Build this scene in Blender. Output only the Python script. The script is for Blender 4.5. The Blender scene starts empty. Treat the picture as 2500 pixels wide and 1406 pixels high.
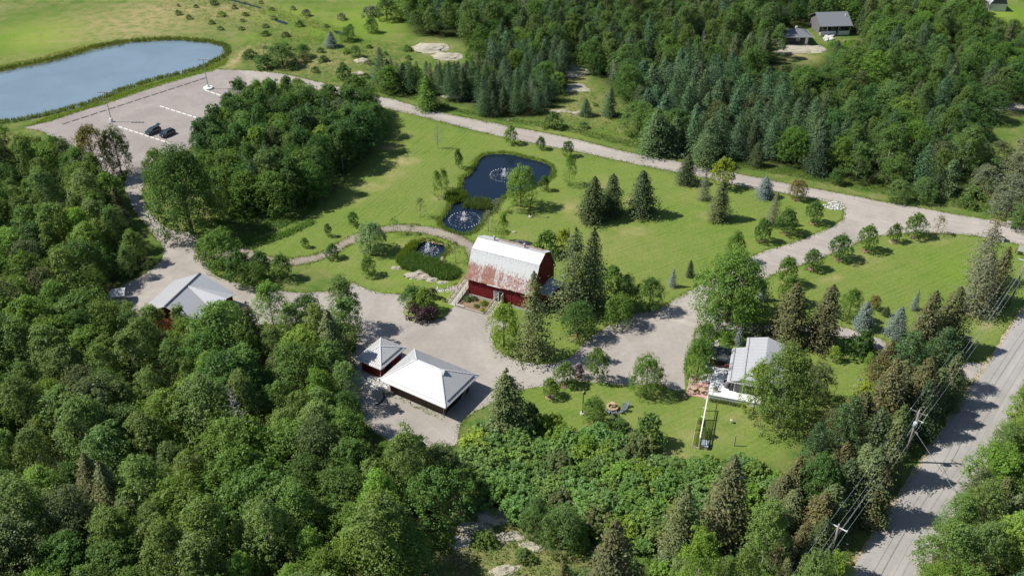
import bpy, math, random
import numpy as np
from mathutils import Vector, Matrix, noise as mnoise
from mathutils.geometry import delaunay_2d_cdt
R = random.Random(7)
NR = np.random.default_rng(11)
sc = bpy.context.scene
COL = sc.collection

# ------------------------------------------------------------------ camera, sky, sun, exposure
CH, CF, CP = 105.0, 2300.0, math.radians(34.1)      # height (m), focal length (px of a 2500 px frame), pitch
SP, CPp = math.sin(CP), math.cos(CP)
cam = bpy.data.cameras.new('camera'); co = bpy.data.objects.new('camera', cam); COL.objects.link(co)
cam.sensor_width = 36; cam.lens = 36*CF/2500; cam.clip_end = 6000; cam.clip_start = 1
co.location = (0, 0, CH); co.rotation_euler = (math.radians(90)-CP, 0, 0)
sc.camera = co
SUN_EL, SUN_AZ = math.radians(50), math.radians(-87)   # azimuth measured from +Y towards +X
w = bpy.data.worlds.new('World'); sc.world = w; w.use_nodes = True
nt = w.node_tree; nt.nodes.clear()
sk = nt.nodes.new('ShaderNodeTexSky'); sk.sky_type = 'NISHITA'; sk.sun_disc = False
sk.sun_elevation = SUN_EL; sk.sun_rotation = SUN_AZ; sk.altitude = 200; sk.air_density = 1.0; sk.dust_density = 0.8
bg = nt.nodes.new('ShaderNodeBackground'); bg.inputs[1].default_value = 0.082
ou = nt.nodes.new('ShaderNodeOutputWorld')
nt.links.new(sk.outputs[0], bg.inputs[0]); nt.links.new(bg.outputs[0], ou.inputs[0])
sl = bpy.data.lights.new('sun', 'SUN'); sl.energy = 4.9; sl.angle = math.radians(0.53); sl.color = (1, 0.945, 0.85)
so = bpy.data.objects.new('sun', sl); COL.objects.link(so)
sdir = Vector((math.sin(SUN_AZ)*math.cos(SUN_EL), math.cos(SUN_AZ)*math.cos(SUN_EL), math.sin(SUN_EL)))
so.rotation_euler = sdir.to_track_quat('Z', 'Y').to_euler(); so.location = sdir*300
sc.view_settings.view_transform = 'Standard'; sc.view_settings.look = 'None'
sc.view_settings.exposure = 0.38; sc.view_settings.gamma = 1; sc.view_settings.use_curve_mapping = False
sc.cycles.max_bounces = 6; sc.cycles.diffuse_bounces = 3; sc.cycles.transparent_max_bounces = 8

def P(x, y, h=0.0):
    u = (x-1250)/CF; v = (y-703)/CF; t = (CH-h)/(SP+v*CPp)
    return Vector((u*t, (CPp-v*SP)*t, h))
def J(X, Y, Z=0.0):
    d = Y*CPp+(CH-Z)*SP
    return 1250+CF*X/d, 703+CF*((CH-Z)*CPp-Y*SP)/d
def top_z(Y, py):
    v = (py-703)/CF
    return CH-Y*(SP+v*CPp)/(CPp-v*SP)
def pxm(Y, Z=0.0):
    return CF/(Y*CPp+(CH-Z)*SP)

# ------------------------------------------------------------------ helpers
def tag(o, label=None, cat=None, group=None, kind=None):
    if label: o['label'] = label
    if cat: o['category'] = cat
    if group: o['group'] = group
    if kind: o['kind'] = kind
    return o
def empty(name, loc=(0, 0, 0), rz=0.0, label=None, cat=None, group=None):
    o = bpy.data.objects.new(name, None); COL.objects.link(o); o.location = loc; o.rotation_euler = (0, 0, rz)
    o.empty_display_size = 0.3
    return tag(o, label, cat, group)
def link(name, me, parent=None, loc=None, rot=None, scale=None, color=None):
    o = bpy.data.objects.new(name, me); COL.objects.link(o)
    if parent: o.parent = parent
    if loc is not None: o.location = loc
    if rot is not None: o.rotation_euler = rot
    if scale is not None: o.scale = scale
    if color is not None: o.color = color
    return o
def copy_tree(o, parent=None):
    c = o.copy(); COL.objects.link(c); c.parent = parent
    for ch in list(o.children): copy_tree(ch, c)
    return c
def fast_mesh(name, V, faces_flat, n_per, mat, attrs=None, smooth=False):
    me = bpy.data.meshes.new(name)
    V = np.asarray(V, dtype=np.float32); F = np.asarray(faces_flat, dtype=np.int32).ravel(); nf = len(F)//n_per
    me.vertices.add(len(V)); me.vertices.foreach_set('co', V.ravel())
    me.loops.add(len(F)); me.loops.foreach_set('vertex_index', F)
    me.polygons.add(nf); me.polygons.foreach_set('loop_start', np.arange(0, nf*n_per, n_per, dtype=np.int32))
    if smooth: me.polygons.foreach_set('use_smooth', np.ones(nf, dtype=bool))
    me.update(calc_edges=True)
    for k, a in (attrs or {}).items():
        if a.ndim == 1:
            at = me.attributes.new(k, 'FLOAT', 'POINT'); at.data.foreach_set('value', a.astype(np.float32))
        else:
            at = me.attributes.new(k, 'FLOAT_COLOR', 'POINT'); at.data.foreach_set('color', a.astype(np.float32).ravel())
    me.materials.append(mat)
    return me
class MB:
    def __init__(s): s.v = []; s.f = []
    def add(s, vs, fs):
        n = len(s.v); s.v += [tuple(v) for v in vs]; s.f += [tuple(i+n for i in f) for f in fs]; return s
    def box(s, x0, y0, z0, x1, y1, z1):
        return s.add([(x0,y0,z0),(x1,y0,z0),(x1,y1,z0),(x0,y1,z0),(x0,y0,z1),(x1,y0,z1),(x1,y1,z1),(x0,y1,z1)],
                     [(0,3,2,1),(4,5,6,7),(0,1,5,4),(1,2,6,5),(2,3,7,6),(3,0,4,7)])
    def bar(s, a, b, w, h=None, up=(0, 0, 1)):
        a = Vector(a); b = Vector(b); d = (b-a).normalized(); h = h or w; u = Vector(up)
        if abs(d.dot(u)) > 0.98: u = Vector((1, 0, 0))
        sx = d.cross(u).normalized()*w/2; sz = sx.cross(d).normalized()*h/2
        vs = [p+i*sx+j*sz for p in (a, b) for i, j in ((-1,-1),(1,-1),(1,1),(-1,1))]
        return s.add(vs, [(0,1,2,3),(7,6,5,4),(0,4,5,1),(1,5,6,2),(2,6,7,3),(3,7,4,0)])
    def tube(s, pts, rad, n=8, cap=True):
        pts = [Vector(p) for p in pts]; rad = rad if isinstance(rad, (list, tuple)) else [rad]*len(pts)
        base = len(s.v); prev = None
        for i, p in enumerate(pts):
            d = (pts[min(i+1, len(pts)-1)]-pts[max(i-1, 0)]).normalized()
            a = Vector((0, 0, 1)) if abs(d.z) < 0.9 else Vector((1, 0, 0))
            x = d.cross(a).normalized(); y = d.cross(x)
            for k in range(n):
                t = 2*math.pi*k/n; s.v.append(tuple(p+(x*math.cos(t)+y*math.sin(t))*rad[i]))
        for i in range(len(pts)-1):
            for k in range(n):
                a = base+i*n+k; b = base+i*n+(k+1) % n
                s.f.append((a, b, b+n, a+n))
        if cap:
            s.f.append(tuple(base+k for k in range(n))[::-1]); m = base+(len(pts)-1)*n
            s.f.append(tuple(m+k for k in range(n)))
        return s
    def lathe(s, prof, n=16, c=(0, 0, 0)):
        base = len(s.v)
        for r, z in prof:
            for k in range(n):
                t = 2*math.pi*k/n; s.v.append((c[0]+r*math.cos(t), c[1]+r*math.sin(t), c[2]+z))
        for i in range(len(prof)-1):
            for k in range(n):
                a = base+i*n+k; b = base+i*n+(k+1) % n; s.f.append((a, b, b+n, a+n))
        s.f.append(tuple(base+k for k in range(n))[::-1]); m = base+(len(prof)-1)*n; s.f.append(tuple(m+k for k in range(n)))
        return s
    def slab(s, poly, t, down=None):
        """a polygon (3-D, planar) thickened by t below"""
        p = [Vector(q) for q in poly]; nrm = (p[1]-p[0]).cross(p[2]-p[0]).normalized()
        if nrm.z < 0: p = p[::-1]; nrm = -nrm
        off = Vector(down) if down else -nrm*t; n = len(p)
        return s.add(p+[q+off for q in p], [tuple(range(n)), tuple(range(2*n-1, n-1, -1))]+[(i, i+n, (i+1) % n+n, (i+1) % n) for i in range(n)])
    def mesh(s, name, mat, smooth=False):
        me = bpy.data.meshes.new(name); me.from_pydata(s.v, [], s.f); me.update()
        if smooth:
            for p in me.polygons: p.use_smooth = True
        me.materials.append(mat); return me
    def obj(s, name, mat, parent=None, smooth=False, **k):
        return link(name, s.mesh(name, mat, smooth), parent, **k)

# ------------------------------------------------------------------ materials
def mat_new(name):
    m = bpy.data.materials.new(name); m.use_nodes = True; nt = m.node_tree; nt.nodes.clear()
    out = nt.nodes.new('ShaderNodeOutputMaterial')
    class G: pass
    g = G(); g.m = m; g.nt = nt; g.out = out
    def N(t, **k):
        n = nt.nodes.new(t)
        for a, b in k.items():
            if a == 'inp':
                for i, v in b.items(): n.inputs[i].default_value = v
            else: setattr(n, a, b)
        return n
    g.N = N; g.L = lambda a, b: nt.links.new(a, b)
    def noise(scale, detail=4, rough=0.6, vec=None, dist=0.0):
        n = N('ShaderNodeTexNoise', inp={'Scale': scale, 'Detail': detail, 'Roughness': rough, 'Distortion': dist})
        if vec is not None: g.L(vec, n.inputs['Vector'])
        return n.outputs['Fac']
    def ramp(fac, stops, interp='LINEAR'):
        r = N('ShaderNodeValToRGB'); r.color_ramp.interpolation = interp
        e = r.color_ramp.elements
        while len(e) < len(stops): e.new(0.5)
        for i, (p, c) in enumerate(stops):
            e[i].position = p; e[i].color = (c[0], c[1], c[2], 1) if hasattr(c, '__len__') else (c, c, c, 1)
        g.L(fac, r.inputs[0]); return r.outputs[0]
    def mix(f, a, b, mode='MIX'):
        n = N('ShaderNodeMix', data_type='RGBA', blend_type=mode)
        for s, v in ((n.inputs[0], f), (n.inputs[6], a), (n.inputs[7], b)):
            if hasattr(v, 'is_linked') or hasattr(v, 'links'): g.L(v, s)
            elif hasattr(v, '__len__'): s.default_value = (v[0], v[1], v[2], 1)
            else: s.default_value = v
        return n.outputs[2]
    def math_(op, a, b=0.0, clamp=False):
        n = N('ShaderNodeMath', operation=op, use_clamp=clamp)
        for s, v in ((n.inputs[0], a), (n.inputs[1], b)):
            if hasattr(v, 'links'): g.L(v, s)
            else: s.default_value = v
        return n.outputs[0]
    g.noise, g.ramp, g.mix, g.math = noise, ramp, mix, math_
    def pos(scale=(1, 1, 1), rot=0.0, obj=False):
        if obj: src = N('ShaderNodeTexCoord').outputs['Object']
        else: src = N('ShaderNodeNewGeometry').outputs['Position']
        if rot:
            mr = N('ShaderNodeMapping', inp={'Rotation': (0, 0, rot)}); g.L(src, mr.inputs[0]); src = mr.outputs[0]
        mp = N('ShaderNodeMapping', inp={'Scale': scale}); g.L(src, mp.inputs[0]); return mp.outputs[0]
    g.pos = pos
    def principled(color, rough=0.8, metal=0.0, bump=None, bs=0.3, bd=0.1, spec=0.3, **k):
        b = N('ShaderNodeBsdfPrincipled')
        for s, v in ((b.inputs['Base Color'], color), (b.inputs['Roughness'], rough), (b.inputs['Metallic'], metal)):
            if hasattr(v, 'links'): g.L(v, s)
            elif hasattr(v, '__len__'): s.default_value = (v[0], v[1], v[2], 1)
            else: s.default_value = v
        b.inputs['Specular IOR Level'].default_value = spec
        for a, v in k.items(): b.inputs[a].default_value = v
        if bump is not None:
            bn = N('ShaderNodeBump', inp={'Strength': bs, 'Distance': bd}); g.L(bump, bn.inputs['Height']); g.L(bn.outputs[0], b.inputs['Normal'])
        g.L(b.outputs[0], out.inputs[0]); return b
    g.principled = principled
    return g
def simple(name, c, rough=0.7, metal=0.0, var=0.12, scale=3.0, spec=0.3, bs=0.15):
    g = mat_new(name); p = g.pos(obj=True)
    n = g.noise(scale, 5, 0.65, p)
    c2 = [max(0, x*(1-var*2)) for x in c]; c3 = [x*(1+var) for x in c]
    g.principled(g.ramp(n, [(0.3, c2), (0.7, c3)]), rough, metal, n, bs, 0.03, spec); return g.m
def leaf_mat(name, trans=0.28, hue=(1.15, 1.05, 0.7)):
    g = mat_new(name)
    oi = g.N('ShaderNodeObjectInfo'); at = g.N('ShaderNodeAttribute', attribute_name='lv')
    nz = g.noise(0.35, 3, 0.6, g.pos())
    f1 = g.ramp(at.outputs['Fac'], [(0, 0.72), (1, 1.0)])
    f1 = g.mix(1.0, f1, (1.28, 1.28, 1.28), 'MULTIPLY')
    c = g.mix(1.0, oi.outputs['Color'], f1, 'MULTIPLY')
    c = g.mix(g.ramp(nz, [(0.42, 0.0), (0.72, 0.55)]), c, g.mix(1.0, c, hue, 'MULTIPLY'))
    d = g.N('ShaderNodeBsdfDiffuse'); t = g.N('ShaderNodeBsdfTranslucent'); gl = g.N('ShaderNodeBsdfGlossy', inp={'Roughness': 0.45, 'Color': (0.9, 1, 0.95, 1)})
    g.L(c, d.inputs[0]); g.L(g.mix(1.0, c, (1.25, 1.3, 0.5), 'MULTIPLY'), t.inputs[0])
    m1 = g.N('ShaderNodeMixShader', inp={0: trans}); g.L(d.outputs[0], m1.inputs[1]); g.L(t.outputs[0], m1.inputs[2])
    m2 = g.N('ShaderNodeMixShader', inp={0: 0.012}); g.L(m1.outputs[0], m2.inputs[1]); g.L(gl.outputs[0], m2.inputs[2])
    g.L(m2.outputs[0], g.out.inputs[0]); return g.m
M = {}
M['leaf'] = leaf_mat('foliage')
M['needle'] = leaf_mat('needles', 0.12, (1.3, 1.0, 0.8))
M['blade'] = leaf_mat('grass blades', 0.3)
M['bark'] = simple('dark bark', (0.11, 0.085, 0.065), 0.95, scale=6, bs=0.6)
M['palebark'] = simple('pale bark', (0.42, 0.40, 0.36), 0.9, scale=5, var=0.25)
M['greybark'] = simple('grey dead wood', (0.33, 0.32, 0.30), 0.9, scale=5)

def ground_mat(name):
    g = mat_new(name)
    z = g.N('ShaderNodeAttribute', attribute_name='zone'); sp = g.N('ShaderNodeSeparateColor'); g.L(z.outputs['Color'], sp.inputs[0])
    p = g.pos()
    nL = g.noise(0.035, 4, 0.6, p); nM = g.noise(0.22, 5, 0.65, p, 0.4); nS = g.noise(1.6, 5, 0.7, p); nF = g.noise(7.0, 4, 0.75, p)
    # meadow
    me = g.ramp(nM, [(0.32, (0.065, 0.125, 0.026)), (0.44, (0.105, 0.165, 0.034)), (0.54, (0.165, 0.19, 0.055)), (0.66, (0.235, 0.215, 0.10))])
    me = g.mix(g.ramp(nL, [(0.4, 0.5), (0.6, 0.0)]), me, (0.085, 0.15, 0.03))
    me = g.mix(g.ramp(nS, [(0.35, 0.0), (0.75, 0.55)]), me, (0.06, 0.105, 0.022))
    # lawn: mown stripes (two mowing directions, left and right of the ponds), mottling
    def stripes(deg):
        wv = g.N('ShaderNodeTexWave', wave_type='BANDS', bands_direction='Y', inp={'Scale': 0.30, 'Distortion': 1.6, 'Detail': 2.0, 'Detail Scale': 0.3}); g.L(g.pos((1, 1, 1), math.radians(-deg)), wv.inputs[0])
        return g.math('ADD', g.math('ADD', 0.09, g.math('MULTIPLY', wv.outputs['Fac'], 0.14)), g.noise(1.0, 4, 0.65, g.pos((0.05, 1.5, 1), math.radians(-deg))))
    sx = g.N('ShaderNodeSeparateXYZ'); g.L(p, sx.inputs[0])
    side = g.math('MULTIPLY', g.math('ADD', sx.outputs[0], 6.0), 0.08, True)
    st = g.math('ADD', g.math('MULTIPLY', stripes(31), side), g.math('MULTIPLY', stripes(64), g.math('SUBTRACT', 1.0, side)))
    la = g.ramp(nM, [(0.3, (0.088, 0.175, 0.024)), (0.48, (0.125, 0.212, 0.031)), (0.6, (0.165, 0.232, 0.042)), (0.72, (0.225, 0.25, 0.072))])
    la = g.mix(g.ramp(nL, [(0.42, 0.0), (0.6, 0.6)]), la, (0.19, 0.225, 0.062))
    la = g.mix(g.ramp(st, [(0.5, 0.0), (0.8, 0.7)]), la, (0.215, 0.265, 0.072))
    la = g.mix(g.ramp(g.noise(0.5, 6, 0.75, p), [(0.5, 0.0), (0.66, 0.55)]), la, (0.235, 0.24, 0.085))
    la = g.mix(g.ramp(nS, [(0.35, 0.4), (0.6, 0.0)]), la, (0.065, 0.125, 0.018))
    la = g.mix(g.ramp(nF, [(0.35, 0.4), (0.6, 0.0)]), la, (0.055, 0.10, 0.015))
    # forest floor
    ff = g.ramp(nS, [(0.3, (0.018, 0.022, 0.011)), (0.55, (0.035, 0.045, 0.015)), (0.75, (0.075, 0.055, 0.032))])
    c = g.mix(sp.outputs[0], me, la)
    # lush (alpha): bright green field
    lu = g.ramp(nS, [(0.3, (0.10, 0.20, 0.02)), (0.7, (0.19, 0.28, 0.028))])
    lu = g.mix(g.ramp(nL, [(0.44, 0.0), (0.56, 0.7)]), lu, (0.21, 0.27, 0.05)); lu = g.mix(g.ramp(nM, [(0.5, 0.0), (0.68, 0.5)]), lu, (0.10, 0.155, 0.035))
    c = g.mix(z.outputs['Alpha'], c, lu)
    # dry (green channel)
    dn = g.math('MULTIPLY', sp.outputs[1], g.ramp(g.noise(0.3, 7, 0.75, p), [(0.36, 0.05), (0.56, 1.0)]))
    dc = g.ramp(nF, [(0.3, (0.25, 0.21, 0.09)), (0.7, (0.44, 0.355, 0.20))])
    c = g.mix(dn, c, dc)
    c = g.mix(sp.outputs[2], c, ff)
    hb = g.math('ADD', nF, g.math('MULTIPLY', nS, 2.0))
    g.principled(c, 0.95, 0, hb, 0.55, 0.12, 0.1); return g.m
M['ground'] = ground_mat('grassland')
def gravel_mat(name, a, b, sc_=1.0, tracks=None, rings=None):
    g = mat_new(name); p = g.pos()
    n1 = g.noise(0.12, 4, 0.6, p, 0.6); n2 = g.noise(0.9, 6, 0.7, p); n3 = g.noise(14*sc_, 3, 0.8, p)
    c = g.mix(g.ramp(n1, [(0.36, 0.0), (0.64, 1.0)]), a, b)
    c = g.mix(g.ramp(g.noise(0.045, 5, 0.7, p, 1.0), [(0.46, 0.0), (0.62, 0.35)]), c, [x*0.74 for x in a])
    c = g.mix(g.ramp(n2, [(0.35, 0.35), (0.62, 0.0)]), c, [x*0.72 for x in a])
    c = g.mix(g.ramp(n3, [(0.3, 0.4), (0.7, 0.0)]), c, [x*0.6 for x in a])
    if tracks is not None:
        pt = g.pos((0.035, 0.9, 1), tracks); nt_ = g.noise(1.0, 3, 0.55, pt)
        c = g.mix(g.ramp(nt_, [(0.48, 0.0), (0.7, 0.3)]), c, [min(1, x*1.12) for x in b])
    if rings:
        for cx, cy, sc_r in rings:
            mp = g.N('ShaderNodeMapping', inp={'Location': (-cx, -cy, 0)}); g.L(g.N('ShaderNodeNewGeometry').outputs['Position'], mp.inputs[0])
            wv = g.N('ShaderNodeTexWave', wave_type='RINGS', rings_direction='Z', inp={'Scale': sc_r, 'Distortion': 14.0, 'Detail': 2.0, 'Detail Scale': 0.05}); g.L(mp.outputs[0], wv.inputs[0])
            ms = g.noise(0.09, 2, 0.5, mp.outputs[0])
            c = g.mix(g.math('MULTIPLY', g.ramp(wv.outputs['Fac'], [(0.0, 1.0), (0.22, 0.0)]), g.ramp(ms, [(0.48, 0.0), (0.64, 0.16)])), c, [x*0.72 for x in a])
    g.principled(c, 0.95, 0, g.math('ADD', n3, n2), 0.4, 0.04, 0.1); return g.m
M['gravel'] = gravel_mat('drive gravel', (0.345, 0.318, 0.29), (0.45, 0.415, 0.38), tracks=math.radians(27))
M['yardgravel'] = gravel_mat('yard gravel', (0.34, 0.313, 0.285), (0.43, 0.40, 0.37), rings=[(22, 140, 0.22), (-8, 134, 0.28)])
M['lotgravel'] = gravel_mat('car park gravel', (0.30, 0.27, 0.26), (0.37, 0.335, 0.32), rings=[(-85, 250, 0.15)])
M['path'] = gravel_mat('path gravel', (0.27, 0.235, 0.195), (0.35, 0.31, 0.265))
M['road'] = gravel_mat('worn asphalt', (0.33, 0.32, 0.31), (0.40, 0.385, 0.37), 2.0, tracks=math.radians(-50))
M['shoulder'] = gravel_mat('sandy shoulder', (0.40, 0.33, 0.24), (0.5, 0.43, 0.34))
M['mulch'] = gravel_mat('mulch', (0.22, 0.15, 0.10), (0.36, 0.27, 0.18))
M['water'] = None
def water_mat(name, c, rough, bs, scale):
    g = mat_new(name); p = g.pos()
    n = g.noise(scale, 3, 0.6, p); cc = g.mix(g.ramp(g.noise(0.06, 5, 0.6, p, 0.5), [(0.4, 0.0), (0.65, 0.5)]), c, [x*0.72+0.006 for x in c]); g.principled(cc, rough, 0, n, bs, 0.05, 0.5, IOR=1.33); return g.m
M['lake'] = water_mat('lake water', (0.165, 0.235, 0.295), 0.12, 0.25, 1.6)  # pale blue base paints part of the sky reflection into the colour
M['pond'] = water_mat('pond water', (0.008, 0.017, 0.034), 0.06, 0.25, 2.6)
g = mat_new('bedrock'); p = g.pos(); n1 = g.noise(0.5, 6, 0.7, p, 0.8); n2 = g.noise(4, 5, 0.7, p)
c = g.ramp(n1, [(0.3, (0.22, 0.2, 0.17)), (0.5, (0.42, 0.39, 0.32)), (0.7, (0.5, 0.45, 0.36))])
c = g.mix(g.ramp(n2, [(0.45, 0.0), (0.7, 0.65)]), c, (0.13, 0.135, 0.07))
g.principled(c, 0.9, 0, g.math('ADD', n1, n2), 0.8, 0.15, 0.2); M['rock'] = g.m
M['stone'] = simple('field stone', (0.42, 0.39, 0.36), 0.85, scale=2.5, var=0.2, bs=0.4)
M['whitestone'] = simple('pale stone', (0.55, 0.55, 0.54), 0.85, scale=2.5, var=0.2)
M['white'] = simple('white paint', (0.78, 0.78, 0.76), 0.5, var=0.05)
M['deck'] = None
g = mat_new('white deck boards'); p = g.pos(obj=True); wv = g.N('ShaderNodeTexWave', wave_type='BANDS', bands_direction='X', inp={'Scale': 2.2}); g.L(p, wv.inputs[0])
g.principled(g.mix(g.ramp(wv.outputs['Fac'], [(0.0, 0.35), (0.12, 0.0)]), (0.74, 0.75, 0.76), (0.42, 0.43, 0.45)), 0.6, 0, wv.outputs['Fac'], 0.3, 0.02); M['deck'] = g.m
def metal_mat(name, c, rough=0.38, metal=0.0, period=3.0):
    g = mat_new(name); p = g.pos(obj=True); n = g.noise(0.8, 5, 0.7, p); n2 = g.noise(6, 3, 0.6, p)
    g.principled(g.mix(g.ramp(n, [(0.35, 0.25), (0.65, 0)]), c, [x*0.82 for x in c]), rough, metal, n2, 0.06, 0.02, 0.5); return g.m
M['metalroof'] = metal_mat('pale metal roofing', (0.43, 0.44, 0.455))
M['greyroof'] = metal_mat('grey metal roofing', (0.42, 0.435, 0.465))
M['darkroof'] = metal_mat('charcoal roofing', (0.055, 0.06, 0.068), 0.7)
M['shingle'] = metal_mat('grey shingles', (0.15, 0.165, 0.185), 0.85)
M['trimdark'] = simple('dark trim', (0.05, 0.05, 0.055), 0.5)
M['gutter'] = simple('pale gutter', (0.62, 0.63, 0.65), 0.4, var=0.05)
g = mat_new('barn red boards'); p = g.pos((1, 1, 0.15), obj=True); n = g.noise(5, 5, 0.7, p); n2 = g.noise(0.6, 4, 0.6, p)
c = g.ramp(n, [(0.3, (0.13, 0.012, 0.014)), (0.6, (0.24, 0.02, 0.024)), (0.8, (0.30, 0.04, 0.04))])
g.principled(g.mix(g.ramp(n2, [(0.4, 0.3), (0.6, 0)]), c, (0.10, 0.012, 0.015)), 0.75, 0, n, 0.3, 0.02); M['red'] = g.m
M['concrete'] = simple('pale concrete', (0.5, 0.49, 0.47), 0.85)
M['charcoal'] = simple('charcoal siding', (0.055, 0.055, 0.062), 0.7)
M['greysiding'] = simple('grey purple siding', (0.16, 0.15, 0.165), 0.8)
M['brownwall'] = simple('brown boards', (0.12, 0.075, 0.06), 0.8)
M['greywood'] = simple('weathered wood', (0.40, 0.37, 0.32), 0.85, scale=4, var=0.18)
M['tanwood'] = simple('tan wood', (0.42, 0.33, 0.20), 0.8)
M['openshade'] = simple('painted interior shade', (0.02, 0.02, 0.02), 0.9)  # near-black colour standing in for the shade inside openings
M['glass'] = simple('window glass', (0.03, 0.04, 0.05), 0.08, spec=0.8, var=0.0)
M['glasshouse'] = simple('pale glazing', (0.45, 0.52, 0.55), 0.1, spec=0.8, var=0.05)
M['black'] = simple('black paint', (0.015, 0.015, 0.017), 0.4)
M['metalgrey'] = simple('grey metal', (0.35, 0.36, 0.37), 0.4, 0.4)
M['polewood'] = simple('pole wood', (0.27, 0.235, 0.2), 0.9, scale=6, var=0.2)
M['transf'] = simple('transformer grey', (0.45, 0.52, 0.55), 0.4)
M['wire'] = simple('cable', (0.42, 0.45, 0.47), 0.4, 0.3)
M['pinkpave'] = simple('pink pavers', (0.48, 0.30, 0.27), 0.85, scale=2)
M['tan'] = simple('tan stone', (0.42, 0.32, 0.2), 0.85)
M['chair'] = simple('grey blue plastic', (0.16, 0.19, 0.24), 0.6)
M['sleeper'] = simple('tarred timber', (0.075, 0.07, 0.07), 0.8)
M['sleepertop'] = simple('grey timber top', (0.2, 0.185, 0.18), 0.85)
M['carteal'] = simple('dark teal car paint', (0.012, 0.03, 0.042), 0.15, spec=0.8, var=0.0)
M['carblue'] = simple('dark blue car paint', (0.014, 0.024, 0.036), 0.15, spec=0.8, var=0.0)
M['tyre'] = simple('tyre rubber', (0.015, 0.015, 0.015), 0.8)
M['rim'] = simple('alloy rim', (0.4, 0.4, 0.42), 0.3, 0.6)
M['lampglass'] = simple('headlight lens', (0.6, 0.62, 0.65), 0.1, spec=0.8)
M['taillight'] = simple('red lens', (0.3, 0.01, 0.01), 0.2)
M['flower'] = simple('orange flowers', (0.5, 0.13, 0.05), 0.8)
g = mat_new('fountain water'); d = g.N('ShaderNodeBsdfDiffuse', inp={0: (0.9, 0.93, 0.95, 1)}); t = g.N('ShaderNodeBsdfTransparent'); m_ = g.N('ShaderNodeMixShader', inp={0: 0.55})
g.L(t.outputs[0], m_.inputs[1]); g.L(d.outputs[0], m_.inputs[2]); g.L(m_.outputs[0], g.out.inputs[0]); M['spray'] = g.m
# barn roofing: bare pale metal above, rust low down and by sheet (rust amount comes from each sheet's own colour)
def barnroof(name, lower):
    g = mat_new(name); oi = g.N('ShaderNodeObjectInfo'); sp = g.N('ShaderNodeSeparateColor'); g.L(oi.outputs['Color'], sp.inputs[0])
    tc = g.N('ShaderNodeTexCoord'); p3 = g.N('ShaderNodeSeparateXYZ'); g.L(tc.outputs['Object'], p3.inputs[0])
    ps = g.pos((1, 1, 0.22), obj=True); n = g.noise(2.2, 7, 0.75, ps); n2 = g.noise(9, 4, 0.7, g.pos((1, 1, 0.3), obj=True))
    base = g.mix(g.ramp(n2, [(0.35, 0.3), (0.6, 0)]), (0.56, 0.57, 0.58), (0.38, 0.40, 0.42))
    if lower:
        low = g.math('MULTIPLY', g.math('SUBTRACT', 8.7, p3.outputs[2]), 0.42, True)
        streak = g.ramp(g.noise(7, 4, 0.7, g.pos((1, 1, 0.12), obj=True)), [(0.52, 0.0), (0.66, 1.0)])
        hi = g.math('MULTIPLY', streak, g.math('MULTIPLY', g.math('SUBTRACT', p3.outputs[2], 8.2), 1.1, True))
        base = g.mix(hi, base, (0.2, 0.21, 0.22))
        am = g.math('MULTIPLY', low, sp.outputs[0])
    else: am = sp.outputs[0]
    stk = g.noise(5.0, 5, 0.8, g.pos((1, 1, 0.07), obj=True))
    thr = g.math('SUBTRACT', g.math('ADD', g.math('ADD', g.math('MULTIPLY', n, 0.8), g.math('MULTIPLY', stk, 1.1)), g.math('MULTIPLY', am, 0.55)), 1.24)
    f = g.math('MULTIPLY', thr, 6.0, True)
    rust = g.ramp(g.noise(3.5, 6, 0.8, g.pos((1, 1, 0.2), obj=True)), [(0.32, (0.13, 0.045, 0.03)), (0.5, (0.25, 0.085, 0.05)), (0.66, (0.42, 0.23, 0.15))])
    g.principled(g.mix(g.math('MULTIPLY', f, 0.92), base, rust), 0.5, 0, n2, 0.15, 0.03, 0.5); return g.m
M['barnlow'] = barnroof('rusted barn roofing', True); M['barnup'] = barnroof('pale barn roofing', False)

# ------------------------------------------------------------------ polygons traced on the ground
def poly(pts, z=0.0): return [tuple(P(x, y, z)[:2]) for x, y in pts]
def smooth_poly(W, it=2, jit=0.0, step=1.2, seed=0):
    W = [Vector(p) for p in W]; n = len(W); out = []
    for i in range(n):
        p0, p1, p2, p3 = W[i-1], W[i], W[(i+1) % n], W[(i+2) % n]
        k = max(1, int((p2-p1).length/step))
        for j in range(k):
            t = j/k
            q = 0.5*((2*p1)+(-p0+p2)*t+(2*p0-5*p1+4*p2-p3)*t*t+(-p0+3*p1-3*p2+p3)*t**3)
            if jit:
                q = q+Vector((mnoise.noise(Vector((q.x*0.7, q.y*0.7, seed)))*jit, mnoise.noise(Vector((q.x*0.7, q.y*0.7, seed+9)))*jit))
            out.append(q)
    return out
def inside(PX, PY, W):
    r = np.zeros(np.shape(PX), bool); n = len(W)
    for i in range(n):
        x1, y1 = W[i-1][0], W[i-1][1]; x2, y2 = W[i][0], W[i][1]
        if y1 == y2: continue
        c = ((y1 > PY) != (y2 > PY)) & (PX < (x2-x1)*(PY-y1)/(y2-y1)+x1); r ^= c
    return r
q2 = lambda pts, s, ox, oy: [(ox+x/s, oy+y/s) for x, y in pts]
LAKE = [(-260,210),(-100,188),(0,172),(60,160),(120,148),(180,132),(240,115),(300,105),(350,100),(410,97),(460,99),(510,104),(540,112),(549,125),(545,135),(525,147),(490,163),(440,178),(380,192),(330,207),(290,220),(250,237),(200,255),(150,268),(100,280),(40,292),(-60,300),(-200,310),(-300,280)]
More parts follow.
